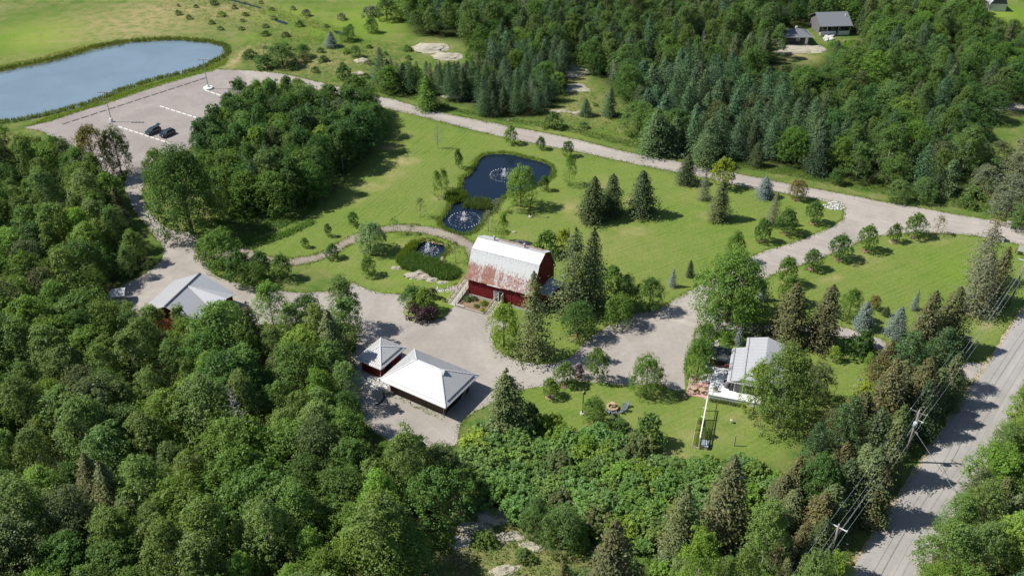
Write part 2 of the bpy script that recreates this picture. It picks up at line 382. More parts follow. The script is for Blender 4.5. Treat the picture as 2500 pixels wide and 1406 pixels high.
PONDA = q2([(870,110),(800,150),(740,220),(690,300),(640,370),(590,440),(515,470),(510,560),(505,650),(560,720),(600,790),(520,830),(400,850),(330,900),(290,970),(260,1050),(190,1110),(170,1170),(200,1220),(290,1270),(400,1320),(520,1330),(640,1320),(740,1250),(800,1180),(830,1100),(870,1040),(950,1010),(1000,950),(1030,870),(1090,800),(1150,760),(1230,740),(1400,690),(1600,610),(1700,570),(1780,540),(1850,480),(1900,400),(1900,330),(1850,270),(1780,230),(1700,200),(1600,190),(1500,170),(1400,140),(1300,100),(1200,90),(1100,90),(1000,100),(930,110)], 6.39, 1050, 360)
PONDB = q2([(520,470),(560,420),(640,370),(750,345),(850,340),(950,380),(1050,430),(1150,450),(1220,480),(1240,550),(1200,620),(1130,690),(1000,800),(850,830),(600,800),(450,720),(480,600)], 9.373, 960, 550)
LAWN = [(905,262),(1000,282),(1160,322),(1320,357),(1480,389),(1640,422),(1800,456),(1940,479),(2060,498),(2120,512),(2300,560),(2500,592),(2600,610),(2620,700),(2500,800),(2420,890),(2345,885),(2330,860),(2250,900),(2150,860),(2130,960),(2000,1000),(1900,1120),(1880,1140),(1780,1120),(1640,1150),(1590,1080),(1450,1060),(1330,1060),(1290,1000),(1230,960),(1180,760),(870,700),(800,660),(640,630),(600,602),(640,580),(700,562),(770,530),(810,490),(830,450),(900,385),(930,340),(960,318),(945,300),(905,285)]
ws = lambda pts: poly(pts)
FOR_BL = [(-420,800),(-300,760),(240,770),(320,790),(500,800),(860,800),(868,930),(900,1040),(960,1085),(1040,1100),(1090,1120),(1085,1230),(1060,1300),(1040,1420),(1100,1750),(-600,1750),(-600,900)]
FOR_M = [(-400,380),(60,372),(130,400),(185,430),(240,470),(290,500),(312,560),(350,610),(385,650),(330,680),(270,710),(240,750),(-400,770)]
FOR_W = [(620,266),(690,262),(790,268),(890,275),(925,330),(905,370),(830,430),(790,480),(700,520),(620,520),(545,510),(510,470),(500,415),(530,360),(575,310)]
FOR_A = [(990,-80),(985,40),(1010,85),(1130,98),(1180,140),(1260,150),(1370,160),(1400,150),(1470,195),(1530,255),(1560,330),(1600,360),(1720,385),(1850,395),(2000,425),(2100,445),(2230,470),(2330,455),(2370,400),(2400,330),(2440,270),(2560,230),(2700,150),(2700,60),(2500,90),(2330,20),(2280,-80)]
FOR_C = [(905,195),(960,190),(1060,190),(1110,160),(1150,170),(1240,150),(1380,165),(1365,240),(1330,285),(1240,285),(1180,290),(1160,255),(1060,240),(930,225)]
CLEAR_H = [(1870,95),(1905,65),(2090,60),(2110,110),(2010,150),(1975,165),(1900,150)]
SUMAC = [(1125,1085),(1180,1065),(1230,1085),(1330,1090),(1450,1080),(1560,1105),(1610,1150),(1660,1165),(1780,1140),(1870,1150),(1900,1200),(1850,1270),(1700,1310),(1540,1320),(1380,1290),(1230,1270),(1180,1200)]
FOR_R = [(2540,1000),(2445,1110),(2380,1210),(2318,1320),(2260,1430),(2190,1750),(3100,1750),(3000,1000),(2700,980)]
ROCKCLR = [(1090,1230),(1200,1225),(1300,1300),(1450,1340),(1480,1420),(1300,1480),(1060,1440),(1050,1330)]

# ------------------------------------------------------------------ ground
def axis(a, b, fine, outs):
    f = np.arange(a, b+0.01, fine); lo = [a-o for o in outs][::-1]; hi = [b+o for o in outs]
    return np.array(lo+list(f)+hi)
OUT = [6, 20, 60, 150, 350, 800, 1800, 3500]
xs = axis(-215, 215, 1.0, OUT); ys = axis(72, 372, 1.0, [o for o in OUT]); ys[0] = -3000
GX, GY = np.meshgrid(xs, ys)
def blur(A, k, it=2):
    for _ in range(it):
        for ax in (0, 1):
            B = np.zeros_like(A)
            for d in range(-k, k+1): B += np.roll(A, d, ax)
            A = B/(2*k+1)
    return A
PL = {}
for k, v in dict(lake=LAKE, ponda=PONDA, pondb=PONDB, lawn=LAWN, bl=FOR_BL, m=FOR_M, w=FOR_W, a=FOR_A, c=FOR_C, clr=CLEAR_H, sumac=SUMAC, r=FOR_R, rock=ROCKCLR).items():
    PL[k] = poly(v)
SL = {k: [tuple(q) for q in smooth_poly(PL[k], jit=0.5, seed=3)] for k in ('lake', 'ponda', 'pondb')}
wm = np.zeros(GX.shape)
for k in SL: wm = np.maximum(wm, inside(GX, GY, SL[k]).astype(float))
dep = blur(wm, 1, 2)
GZ = -1.1*np.clip(dep*1.0, 0, 1)
lawn = blur(inside(GX, GY, PL['lawn']).astype(float), 1, 1)
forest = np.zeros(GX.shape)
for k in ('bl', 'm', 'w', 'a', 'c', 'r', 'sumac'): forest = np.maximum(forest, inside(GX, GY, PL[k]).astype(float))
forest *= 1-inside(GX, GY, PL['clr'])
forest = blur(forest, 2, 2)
dry = np.zeros(GX.shape); lush = np.zeros(GX.shape)
def spot(A, px, py, rx, ry, amt, rot=0.0):
    c = P(px, py); a = pxm(c.y); dx = GX-c.x; dy = (GY-c.y)
    sx = rx/a; sy = ry/(a*(SP+(py-703)/CF*CPp))
    cr, sr = math.cos(rot), math.sin(rot); ex = (dx*cr+dy*sr)/sx; ey = (-dx*sr+dy*cr)/sy
    np.maximum(A, amt*np.exp(-(ex*ex+ey*ey)*1.1), out=A)
for s in [(985,395,38,14,1.0),(960,425,40,16,.6),(940,360,40,8,.75),(905,455,45,14,.7),(865,490,40,14,.35),(985,330,30,10,.3),(1545,565,45,13,.65),(1400,510,28,24,.7),(1475,450,25,18,.6),(1545,495,20,22,.6),(1740,527,26,10,.95),(1443,540,36,12,.5),(1492,524,30,10,.5),(1568,524,34,12,.55),(1674,449,24,7,.5),(1271,506,30,9,.4),(1641,700,14,5,.6),(2104,805,24,8,.5),(2184,824,24,8,.5),(1920,835,50,12,.6),(1998,845,50,12,.6),(1410,824,36,10,.6),(1508,799,30,8,.5),(1585,762,36,9,.5),(1070,484,18,6,.5),(905,616,26,8,.4),(1450,1036,26,8,.5),(1578,958,34,8,.5),(1580,610,50,10,.3),
          (1690,450,50,14,.35),(2035,680,38,7,.8,.35),(1930,665,20,5,.5),(2400,730,35,18,.35),(2120,640,60,25,.35),(2410,795,28,12,.7),(1640,1110,50,14,.8),(1820,1020,50,20,.6),(1480,985,40,14,.35),(1560,1030,60,20,.35),(1700,1060,90,30,.4),
          (1500,600,160,40,.22),(1300,575,60,12,.25),(860,640,30,8,.3),(985,600,25,10,.5),(940,690,40,10,.25),(2260,590,80,8,.3),(1930,900,60,30,.35),(1310,860,50,14,.45),(1290,865,60,12,.4),
          (330,60,180,50,.85),(420,25,160,28,.95),(560,25,80,25,.8),(620,130,60,22,.6),(760,150,110,30,.6),(588,132,9,20,1.2),(572,150,16,9,1.1),(556,162,22,7,1.0),(604,116,6,12,1.0),(590,60,60,30,.4),(-50,20,120,20,.4),(240,98,160,5,.7,.1),(100,140,90,4,.6,.35),
          (1390,185,36,32,.95),(1405,225,34,22,.6),(1380,270,30,8,.8),(1430,260,60,40,.4),(1070,115,45,18,.7),(1105,150,24,14,.5),(880,180,16,8,.6),(1140,230,40,8,.6),(1940,130,50,24,.9),(1900,95,30,12,.6),(2440,260,50,14,.7),(2430,450,60,40,.45),(2470,520,40,20,.4),
          (1180,1290,60,40,.6),(1260,1350,60,30,.5),(1420,1290,50,16,.5),(2100,1280,30,40,.35),(2220,1180,26,40,.5),(2130,1330,20,40,.5),(1700,480,80,20,.2),(2300,500,120,10,.3)]:
    spot(dry, *s)
for s in [(90,90,150,46,.95),(-60,110,120,40,.9),(700,35,140,22,.7),(840,70,150,34,.75),(900,50,120,50,.8),(620,95,50,16,.5),(60,215,160,8,.0),(250,210,250,8,.6,.25),(500,160,60,6,.5),(2420,30,120,28,.95),(2300,10,60,20,.8),(1960,8,70,12,.8),(1370,330,130,22,.35),(2420,380,50,16,.8),(2380,660,90,36,.5),(1990,560,120,20,.35),(1000,560,120,20,.35),(900,720,120,10,.8),(1020,680,60,10,.8),(1180,740,30,8,.6)]:
    spot(lush, *s)
fr = inside(GX, GY, PL['rock']); dry = np.maximum(dry, blur(fr.astype(float), 2, 1)*0.45)
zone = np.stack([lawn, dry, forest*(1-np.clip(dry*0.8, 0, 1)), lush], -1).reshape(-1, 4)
ny, nx = GX.shape; V = np.stack([GX, GY, GZ], -1).reshape(-1, 3)
ii = (np.arange(ny-1)[:, None]*nx+np.arange(nx-1)[None, :]).ravel()
F = np.stack([ii, ii+1, ii+nx+1, ii+nx], -1)
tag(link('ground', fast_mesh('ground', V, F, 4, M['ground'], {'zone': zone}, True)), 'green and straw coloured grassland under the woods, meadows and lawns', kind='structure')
def sheet(name, polys, z, mat, step=3.0, jit=0.35, zone_c=None, label=None, sm=True, seed=1):
    vs, faces, loops = [], [], []
    for W in polys:
        W = smooth_poly(W, jit=jit, step=1.0, seed=seed) if sm else [Vector(q) for q in W]
        ar = sum(W[i-1][0]*W[i][1]-W[i][0]*W[i-1][1] for i in range(len(W)))
        if ar < 0: W = W[::-1]
        loops.append([(q[0], q[1]) for q in W])
        faces.append(list(range(len(vs), len(vs)+len(W)))); vs += [Vector((q[0], q[1])) for q in W]
    edges = [(f[i-1], f[i]) for f in faces for i in range(len(f))]
    r = delaunay_2d_cdt(vs, edges, [], 0, 1e-4, True)
    cx = np.array([sum((r[0][i].x for i in f))/3 for f in r[2]]); cy = np.array([sum((r[0][i].y for i in f))/3 for f in r[2]])
    keep = np.zeros(len(cx), bool)
    for W in loops: keep |= inside(cx, cy, W)
    me = bpy.data.meshes.new(name); me.from_pydata([(v.x, v.y, z) for v in r[0]], [], [tuple(f) for f, k in zip(r[2], keep) if k]); me.update()
    if zone_c is not None:
        at = me.attributes.new('zone', 'FLOAT_COLOR', 'POINT')
        for d in at.data: d.color = zone_c
    me.materials.append(mat); o = link(name, me); return tag(o, label, kind='structure')
DRIVE = [(520,174),(560,171),(640,175),(700,183),(760,197),(830,213),(900,232),(960,243),(1020,262),(1080,277),(1150,291),(1220,305),(1300,320),(1380,335),(1460,354),(1540,374),(1620,388),(1690,402),(1780,420),(1860,436),(1940,452),(2020,467),(2080,478),(2140,490),(2220,503),(2300,518),(2400,535),(2450,545),(2500,556),(2620,578),(2660,640),
         (2500,600),(2440,588),(2380,576),(2300,570),(2240,568),(2180,572),(2120,582),(2050,612),(1980,640),(1900,665),(1860,685),(1800,705),(1750,745),(1720,800),(1660,790),(1600,766),(1690,708),(1780,655),(1850,620),(1920,598),(1980,575),(2030,555),(2055,537),(2062,518),(2050,497),(2000,487),(1940,477),(1860,463),(1800,453),(1700,430),(1640,419),(1560,403),(1480,386),(1400,369),(1320,354),(1240,338),(1160,319),(1080,299),(1000,277),(930,262),(900,256),(820,235),(740,215),(650,205),(560,215)]
YARD = [(860,690),(900,708),(950,717),(1010,717),(1075,708),(1130,690),(1150,700),(1145,735),(1190,765),(1240,790),(1205,820),(1215,855),(1270,880),(1330,888),(1380,878),(1415,850),(1430,830),(1480,800),(1540,770),(1600,755),(1650,738),(1700,712),(1780,760),(1745,785),(1720,815),(1690,850),(1672,890),(1670,950),(1640,950),(1600,935),(1540,942),(1480,935),(1400,930),(1330,942),(1290,948),(1240,965),(1200,985),(1150,1010),(1120,1045),(1112,1085),(1040,1090),(960,1080),(890,1030),(850,960),(845,900),(870,840),(850,790),(700,790),(560,800),(380,800),(250,770),(262,720),(310,692),(380,650),(400,610),(372,570),(340,530),(312,485),(305,445),(330,390),(370,385),(352,450),(350,490),(400,552),(480,575),(495,625),(530,675),(620,700),(740,715),(840,705)]
LOT = [(60,312),(120,298),(180,276),(250,257),(330,230),(400,207),(470,187),(520,175),(580,174),(600,200),(560,270),(520,330),(440,375),(400,400),(330,410),(260,440),(190,430),(150,370),(110,325)]
LANE = [(1720,790),(1760,780),(1860,792),(1960,795),(2060,800),(2150,828),(2230,868),(2320,880),(2400,884),(2440,860),(2460,860),(2440,930),(2380,930),(2300,920),(2220,895),(2140,855),(2050,822),(1960,815),(1860,815),(1770,808),(1720,830)]
sheet('driveway', [poly(DRIVE)], 0.035, M['gravel'], label='pale gravel drive curving past the lawns to the road')
sheet('yard', [poly(YARD)], 0.030, M['yardgravel'], label='pale gravel yard between the barn, the sheds and the house')
sheet('car_park', [poly(LOT)], 0.040, M['lotgravel'], label='grey gravel car park beside the large pond', seed=5)
sheet('lane', [poly(LANE)], 0.025, M['yardgravel'], label='gravel lane behind the house', seed=6)
PATH = [(480,600),(560,612),(600,606),(640,622),(700,632),(770,622),(810,603),(850,580),(900,562),(950,551),(1000,549),(1060,557),(1110,570),(1150,590),(1180,615),(1175,650),(1150,650),(1140,612),(1100,590),(1060,576),(1000,566),(940,568),(880,588),(840,605),(800,628),(740,645),(690,648),(620,640),(560,635),(480,625)]
PATH2 = [(1160,640),(1150,670),(1130,694),(1080,712),(1020,716),(1040,726),(1100,722),(1150,705),(1180,660)]
sheet('path', [poly(PATH)], 0.045, M['path'], label='narrow gravel footpath winding between the ponds', seed=8)
sheet('path', [poly(PATH2)], 0.050, M['path'], label='gravel footpath below the reed bed and left of the barn', seed=9)
sheet('gravel_pad', [poly([(1243,592),(1262,586),(1285,588),(1297,597),(1285,606),(1255,604)])], 0.02, M['lotgravel'], label='small grey gravel pad behind the barn')
ISL = [(988,770),(985,740),(1000,715),(1060,712),(1110,712),(1128,722),(1112,745),(1095,758),(1085,775),(1040,784),(1005,782)]
sheet('lawn_island', [poly(ISL)], 0.07, M['ground'], zone_c=(1, 0.1, 0, 0.4), label='small grassy island with shrubs in the yard')
def track(mid, off, w_, seed, z=0.052):
    W = [P(*q) for q in mid]; pts = []
    for i in range(len(W)-1):
        for k in range(6): pts.append(W[i].lerp(W[i+1], k/6))
    L_, R_ = [], []
    for i, q in enumerate(pts):
        t = (pts[min(i+3, len(pts)-1)]-pts[max(i-3, 0)]).normalized(); n_ = Vector((t.y, -t.x, 0)); o_ = off+0.35*mnoise.noise(Vector((i*.12, seed, 0))); ww = w_*(.6+.6*mnoise.noise(Vector((i*.3, seed, 5)))+.2)
        L_.append((q+n_*(o_-ww/2))[:2]); R_.append((q+n_*(o_+ww/2))[:2])
    sheet('wheel_track', [L_+R_[::-1]], z, M['trackgravel'], jit=0, sm=False, label='pale worn wheel track in the gravel drive')
MIDD = [(600,182),(700,193),(800,218),(900,244),(1000,268),(1100,290),(1200,310),(1300,330),(1400,350),(1500,376),(1600,395),(1700,416),(1800,436),(1900,456),(2000,476),(2100,500),(2200,528),(2300,545),(2400,560),(2500,580)]
M['trackgravel'] = gravel_mat('worn track gravel', (0.39, 0.35, 0.315), (0.47, 0.425, 0.385))
for k_, (o_, w_) in enumerate(((-2.0, .55), (-.5, .6), (.9, .5), (2.3, .55))): track(MIDD, o_, w_, k_*7+1)
# public road
ra, rb = P(2150, 1290), P(2500, 760); rd = (rb-ra).normalized(); rn = Vector((rd.y, -rd.x, 0))
def strip(o0, o1, a=-260, b=900, n=60):
    L_ = [ra+rd*(a+(b-a)*i/n)+rn*o0 for i in range(n+1)]; R_ = [ra+rd*(a+(b-a)*i/n)+rn*o1 for i in range(n+1)]
    return [(q.x, q.y) for q in R_]+[(q.x, q.y) for q in L_[::-1]]
sheet('shoulder', [strip(-0.7, 7.9)], 0.03, M['shoulder'], jit=0.7, label='sandy gravel shoulder of the country road', seed=12)
sheet('road', [strip(-0.1, 7.5)], 0.055, M['road'], jit=0.12, label='worn grey country road on the right', seed=13)

# water
def waterpoly(name, key, mat, z, label):
    W = SL[key]; c = sum((Vector(q) for q in W), Vector((0, 0)))/len(W)
    big = []
    n = len(W)
    for i, q in enumerate(W):
        t = (Vector(W[(i+3) % n])-Vector(W[i-3])).normalized(); nn = Vector((t.y, -t.x))
        if inside(np.array([q[0]+nn.x*0.4]), np.array([q[1]+nn.y*0.4]), W)[0]: nn = -nn
        big.append((q[0]+nn.x*1.1, q[1]+nn.y*1.1))
    sheet(name, [big[::3]], z, mat, jit=0, label=label)
waterpoly('water', 'lake', M['lake'], -0.42, 'large pale blue pond at the upper left')
waterpoly('water', 'ponda', M['pond'], -0.42, 'dark blue garden pond with two fountains')
waterpoly('water', 'pondb', M['pond'], -0.42, 'small dark pond beside the reed bed')
sheet('stream', [poly([(560,-2),(600,8),(640,20),(636,22),(596,11),(558,1)])], 0.02, M['pond'], label='narrow dark stream at the top of the meadow', jit=.4)
sheet('stream', [poly([(672,48),(690,52),(704,58),(698,61),(684,57),(672,52)])], 0.02, M['pond'], label='small open bit of stream among the meadow weeds', jit=.3)
sheet('stream', [poly([(818,76),(836,80),(850,86),(845,89),(828,85),(816,80)])], 0.02, M['pond'], label='small open bit of stream beside the leafy meadow tree', jit=.3)

# ------------------------------------------------------------------ plants: mesh makers
def norm(a): return a/np.maximum(np.linalg.norm(a, axis=1, keepdims=True), 1e-6)
def leaf_quads(C, Nn, size, aspect=0.7, rng=NR):
    n = len(C); t = norm(np.cross(Nn, rng.normal(size=(n, 3)))); b = np.cross(Nn, t)
    s = (size*rng.uniform(0.65, 1.35, n))[:, None]
    V = np.stack([C-t*s*0.5, C+b*s*0.5*aspect-Nn*s*0.08, C+t*s*0.5-Nn*s*0.1, C-b*s*0.5*aspect-Nn*s*0.08], 1).reshape(-1, 3)
    return V
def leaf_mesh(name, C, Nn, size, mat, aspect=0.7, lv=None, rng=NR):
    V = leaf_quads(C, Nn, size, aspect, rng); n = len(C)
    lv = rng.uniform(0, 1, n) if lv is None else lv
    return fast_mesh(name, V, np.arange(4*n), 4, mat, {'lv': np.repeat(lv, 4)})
def rand_dirs(n, rng, up=0.0):
    d = rng.normal(size=(n, 3)); d[:, 2] += up; return norm(d)
def broad(seed, H=10.0, W=7.0, base=0.22, shape='round', lobes=18, subs=14, per=17, size=0.27, rough=1.0):
    """crown of leaf clumps: lobes round a profile, tufts on each lobe, leaves on each tuft"""
    rng = np.random.default_rng(seed); C = []; N_ = []; LV = []
    zb = H*base; hc = H-zb; R0 = W/2
    def prof(t):
        if shape == 'round': return max(0.1, math.sin(math.pi*min(1, 0.16+0.82*t)**0.95))**0.55
        if shape == 'oval': return max(0.1, (t+.15)**0.4*(1-t)**0.55*1.35)
        if shape == 'dome': return max(0.1, (1-t*t))**0.5
        if shape == 'spire': return max(0.08, (t+.1)**.3*(1-t)**.7*1.25)
        return 1.0
    lob = []
    for i in range(lobes):
        t = ((i+0.5)/lobes)**0.9; a = i*2.399+rng.uniform(-0.5, 0.5); r = R0*prof(t)
        lr = R0*rng.uniform(0.36, 0.52)*(0.75+0.35*prof(t))
        lr *= rng.choice([0.7, 1.0, 1.15]); rr = max(0.0, r-lr*0.6)*rng.uniform(0.7, 1.25)
        lob.append((rr*math.cos(a), rr*math.sin(a), zb+hc*(0.08+0.84*t), lr))
    for j in range(8 if H > 6 else 3):
        a = rng.uniform(0, 6.28); q_ = R0*rng.uniform(0.1, 0.55); lob.append((q_*math.cos(a), q_*math.sin(a), H-R0*rng.uniform(-0.1, 0.5)-q_*0.45, R0*rng.uniform(0.11, 0.22)))
    lob.append((0, 0, H-R0*0.35, R0*0.26)); lob.append((0, 0, zb+hc*0.5, R0*0.5))
    ctr = np.array([0, 0, zb+hc*0.42])
    for lx, ly, lz, lr in lob:
        lc = np.array([lx, ly, lz]); out = lc-ctr; out[2] *= 0.6; out = out/(np.linalg.norm(out)+1e-6)
        d = norm(rand_dirs(subs, rng)+out*0.55+np.array([0, 0, 0.45]))
        sc3 = lc+d*lr*np.array([1, 1, 1.25])*rng.uniform(0.65, 1.15*rough, subs)[:, None]
        shade = rng.uniform(0, 1)
        for k in range(subs):
            cr = lr*rng.uniform(0.26, 0.46)
            dd = norm(rand_dirs(per, rng)+d[k]*0.6+np.array([0, 0, 0.35]))
            C.append(sc3[k]+dd*cr*rng.uniform(0.5, 1.15, per)[:, None]); N_.append(norm(dd*0.8+np.array([0, 0, 0.45])+rng.normal(size=(per, 3))*0.33))
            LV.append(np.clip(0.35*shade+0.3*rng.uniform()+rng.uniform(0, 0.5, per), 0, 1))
    C = np.concatenate(C); N_ = np.concatenate(N_); LV = np.concatenate(LV)
    C[:, 2] *= H/np.percentile(C[:, 2], 99.8)
    return C, N_, LV, lob, size
def trunk_mb(H, r, lob=None, base=0.3, nl=7, rng=R, lean=0.0):
    m = MB(); top = H*0.82
    pts = [(0, 0, -0.2), (0.05*lean, 0, H*0.2), (0.12*lean+rng.uniform(-.1, .1), rng.uniform(-.1, .1), H*0.5), (0.2*lean, 0, top)]
    m.tube(pts, [r*1.25, r, r*0.65, r*0.2], 7)
    if lob:
        for l in rng.sample(lob, min(nl, len(lob))):
            z0 = max(H*base*0.8, l[2]*rng.uniform(0.5, 0.75)); m.tube([(0, 0, z0), (l[0]*0.5, l[1]*0.5, (z0+l[2])/2+0.2), (l[0]*0.95, l[1]*0.95, l[2])], [r*0.4, r*0.25, r*0.1], 5, False)
    return m
def conifer(seed, H=10.0, W=4.6, levels=26, br=11, pts_=9, size=0.42, droop=0.35, sparse=0.0, power=0.9, base=0.05, fluffy=0.0):
    rng = np.random.default_rng(seed); C = []; N_ = []; LV = []
    cut = 0.86 if seed % 4 == 3 else 1.0; ph = rng.uniform(0, 6.28, 3); lean_ = rng.normal(0, .25, 2)
    for i in range(levels):
        t = i/(levels-1); z = H*(base+(1-base)*t**0.92); L_ = W/2*(1-t**1.25)**power*min(1, .7+t*3.0)*(1-.12*t)*rng.uniform(0.8, 1.12)+0.10
        nb = max(4, int(br*(1-0.55*t)))
        for k in range(nb):
            if rng.uniform() < sparse or (t > cut and rng.uniform() < .7): continue
            a = k/nb*2*math.pi+i*0.7+rng.uniform(-0.25, 0.25); ll = L_*rng.uniform(0.66, 1.16)*(1+.13*math.sin(3*a+seed)+.12*math.sin(t*19+ph[0]+2*a)+.08*math.sin(t*41+ph[1]))
            n = max(3, int(pts_*(0.35+0.65*ll/(W/2))))
            s = np.linspace(0.22, 1, n); rx = s*ll
            lat = rng.normal(0, 1, n)*(0.09+0.13*s)*ll*0.8
            x = rx*math.cos(a)-lat*math.sin(a); y = rx*math.sin(a)+lat*math.cos(a)
            zz = z-droop*ll*(s**1.4)*0.85+rng.normal(0, 0.05, n)+0.06*ll
            C.append(np.stack([x, y, zz], 1)); rad = np.array([math.cos(a), math.sin(a), 0])
            N_.append(norm(rad*0.45+np.array([0, 0, 0.95])+rng.normal(size=(n, 3))*(0.32+fluffy)))
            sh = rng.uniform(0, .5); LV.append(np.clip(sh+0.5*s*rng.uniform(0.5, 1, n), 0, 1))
    C.append(np.stack([np.zeros(5), np.zeros(5), np.linspace(H*0.94, H, 5)], 1)); N_.append(rand_dirs(5, rng)); LV.append(np.ones(5)*0.7)
    return np.concatenate(C), np.concatenate(N_), np.concatenate(LV), size
def pine(seed, H=12.0, W=8.0):
    rng = np.random.default_rng(seed); C = []; N_ = []; LV = []; lob = []
    for i in range(15):
        t = (i+0.5)/15; z = H*(0.22+0.74*t); L_ = W/2*(1-t)**0.6*0.95
        for k in range(6 if t < 0.8 else 4):
            a = k*math.pi/3+i*0.9+rng.uniform(-.3, .3); ll = L_*rng.uniform(0.65, 1.1); lob.append((ll*math.cos(a), ll*math.sin(a), z, 0.6))
            for s in (0.55, 0.8, 1.0):
                c = np.array([ll*s*math.cos(a), ll*s*math.sin(a), z+0.18*ll*s]); n = 22; d = norm(rand_dirs(n, rng)+np.array([0, 0, 0.5]))
                C.append(c+d*rng.uniform(0.25, 0.7, n)[:, None]*np.array([1.15, 1.15, 0.6])); N_.append(norm(d+rng.normal(size=(n, 3))*0.5)); LV.append(np.clip(rng.uniform(0, .5)+rng.uniform(0, .5, n), 0, 1))
    return np.concatenate(C), np.concatenate(N_), np.concatenate(LV), lob, 0.36
SPEC = {}
def reg(name, H, W, items): SPEC[name] = dict(H=H, W=W, items=items)
def mk_broad(name, H, W, count, seed, bark, r=0.16, leafmat='leaf', nl=7, aspect=0.7, **k):
    it = []
    for i in range(count):
        C, N_, LV, lob, size = broad(seed+i, H, W, **k)
        cm = leaf_mesh(name+'_crown', C, N_, size, M[leafmat], aspect, LV); tm = trunk_mb(H, r, lob, k.get('base', 0.22), nl).mesh(name+'_trunk', M[bark], True)
        it.append((cm, tm))
    reg(name, H, W, it)
mk_broad('maple', 10, 8, 5, 100, 'bark', 0.2, base=0.06, shape='round', lobes=30, subs=18, per=18, size=0.25)
mk_broad('aspen', 12, 7.4, 6, 200, 'palebark', 0.13, base=0.20, shape='oval', lobes=28, subs=17, per=17, size=0.22)
mk_broad('birch', 11, 6.8, 4, 300, 'palebark', 0.1, base=0.1, shape='spire', lobes=26, subs=15, per=16, size=0.22)
mk_broad('poplar', 13, 7.8, 5, 250, 'palebark', 0.13, base=0.16, shape='spire', lobes=30, subs=17, per=17, size=0.23, rough=1.15)
mk_broad('ash', 11, 9, 4, 350, 'bark', 0.16, base=0.14, shape='oval', lobes=24, subs=17, per=18, size=0.24, rough=1.25)
mk_broad('bigmaple', 14, 12, 2, 400, 'bark', 0.35, base=0.03, shape='round', lobes=54, subs=22, per=20, size=0.30, nl=14)
mk_broad('bigash', 14, 12, 2, 450, 'palebark', 0.3, base=0.05, shape='oval', lobes=40, subs=20, per=22, size=0.28, nl=14, rough=1.3)
mk_broad('young', 5, 3.9, 5, 500, 'bark', 0.07, base=0.17, shape='round', lobes=22, subs=15, per=18, size=0.19, rough=1.05)
mk_broad('sparse', 6, 3.8, 3, 600, 'greybark', 0.07, base=0.25, shape='oval', lobes=13, subs=8, per=7, size=0.2, rough=1.4, nl=12)
mk_broad('bush', 2.4, 3.4, 5, 700, 'bark', 0.05, base=0.0, shape='dome', lobes=14, subs=12, per=14, size=0.20)
mk_broad('sumac', 3.4, 4.2, 5, 800, 'bark', 0.06, base=0.25, shape='round', lobes=16, subs=12, per=13, size=0.42, aspect=0.42, rough=0.95, nl=10)
mk_broad('willow', 8, 7, 1, 900, 'bark', 0.2, base=0.04, shape='round', lobes=30, subs=20, per=24, size=0.36, aspect=0.3)
def mk_con(name, H, W, count, seed, r=0.14, bark='bark', **k):
    it = []
    for i in range(count):
        C, N_, LV, size = conifer(seed+i, H, W, **k); it.append((leaf_mesh(name+'_crown', C, N_, size, M['needle'], 0.6, LV), MB().tube([(0, 0, -.2), (0, 0, H*0.97)], [r, 0.02], 6).mesh(name+'_trunk', M[bark], True)))
    reg(name, H, W, it)
mk_con('spruce', 10, 6.0, 7, 1000, levels=40, br=18, pts_=18, size=0.31, power=.62)
mk_con('larch', 11, 6.6, 6, 1100, levels=36, br=16, pts_=17, size=0.27, droop=0.02, fluffy=0.4, power=.62, base=0.06, sparse=0.1)
mk_con('bluespruce', 5, 3.4, 2, 1200, levels=24, br=14, pts_=12, size=0.24, power=1.1, droop=0.12, r=0.08)
mk_con('greyspruce', 11, 6.6, 3, 1300, levels=36, br=15, pts_=16, size=0.28, droop=0.36, sparse=0.07, power=.65, bark='greybark')
it = []
for i in range(3):
    C, N_, LV, lob, size = pine(1400+i); it.append((leaf_mesh('pine_crown', C, N_, size, M['needle'], 0.35, LV), trunk_mb(12, 0.2, lob, 0.3, 20).mesh('pine_trunk', M['bark'], True)))
reg('pine', 12, 8, it)
# bare trees: grey twigs
def bare(seed, H, W):
    rr = random.Random(seed); m = MB(); m.tube([(0, 0, -.2), (0, 0, H)], [0.12, 0.02], 6); tw = MB()
    for i in range(70):
        t = i/70; z = H*(0.15+0.82*t); a = i*2.4; L_ = W/2*(1-t)**0.8*rr.uniform(0.6, 1.1)+0.15; d = Vector((math.cos(a), math.sin(a), 0))
        e = d*L_+Vector((0, 0, z+0.25*L_)); tw.tube([(0, 0, z), e], [0.035, 0.012], 3, False)
        for k in range(4):
            s = 0.3+0.6*k/4; b = Vector((0, 0, z))*(1-s)+e*s; q = Vector((rr.uniform(-1, 1), rr.uniform(-1, 1), rr.uniform(-.2, .8)))*L_*0.3; tw.tube([b, b+q], [0.02, 0.008], 3, False)
    return tw.mesh('twigs', M['greybark']), m.mesh('bare_trunk', M['greybark'])
reg('bare', 8, 4, [bare(1, 8, 4), bare(2, 8, 4)])

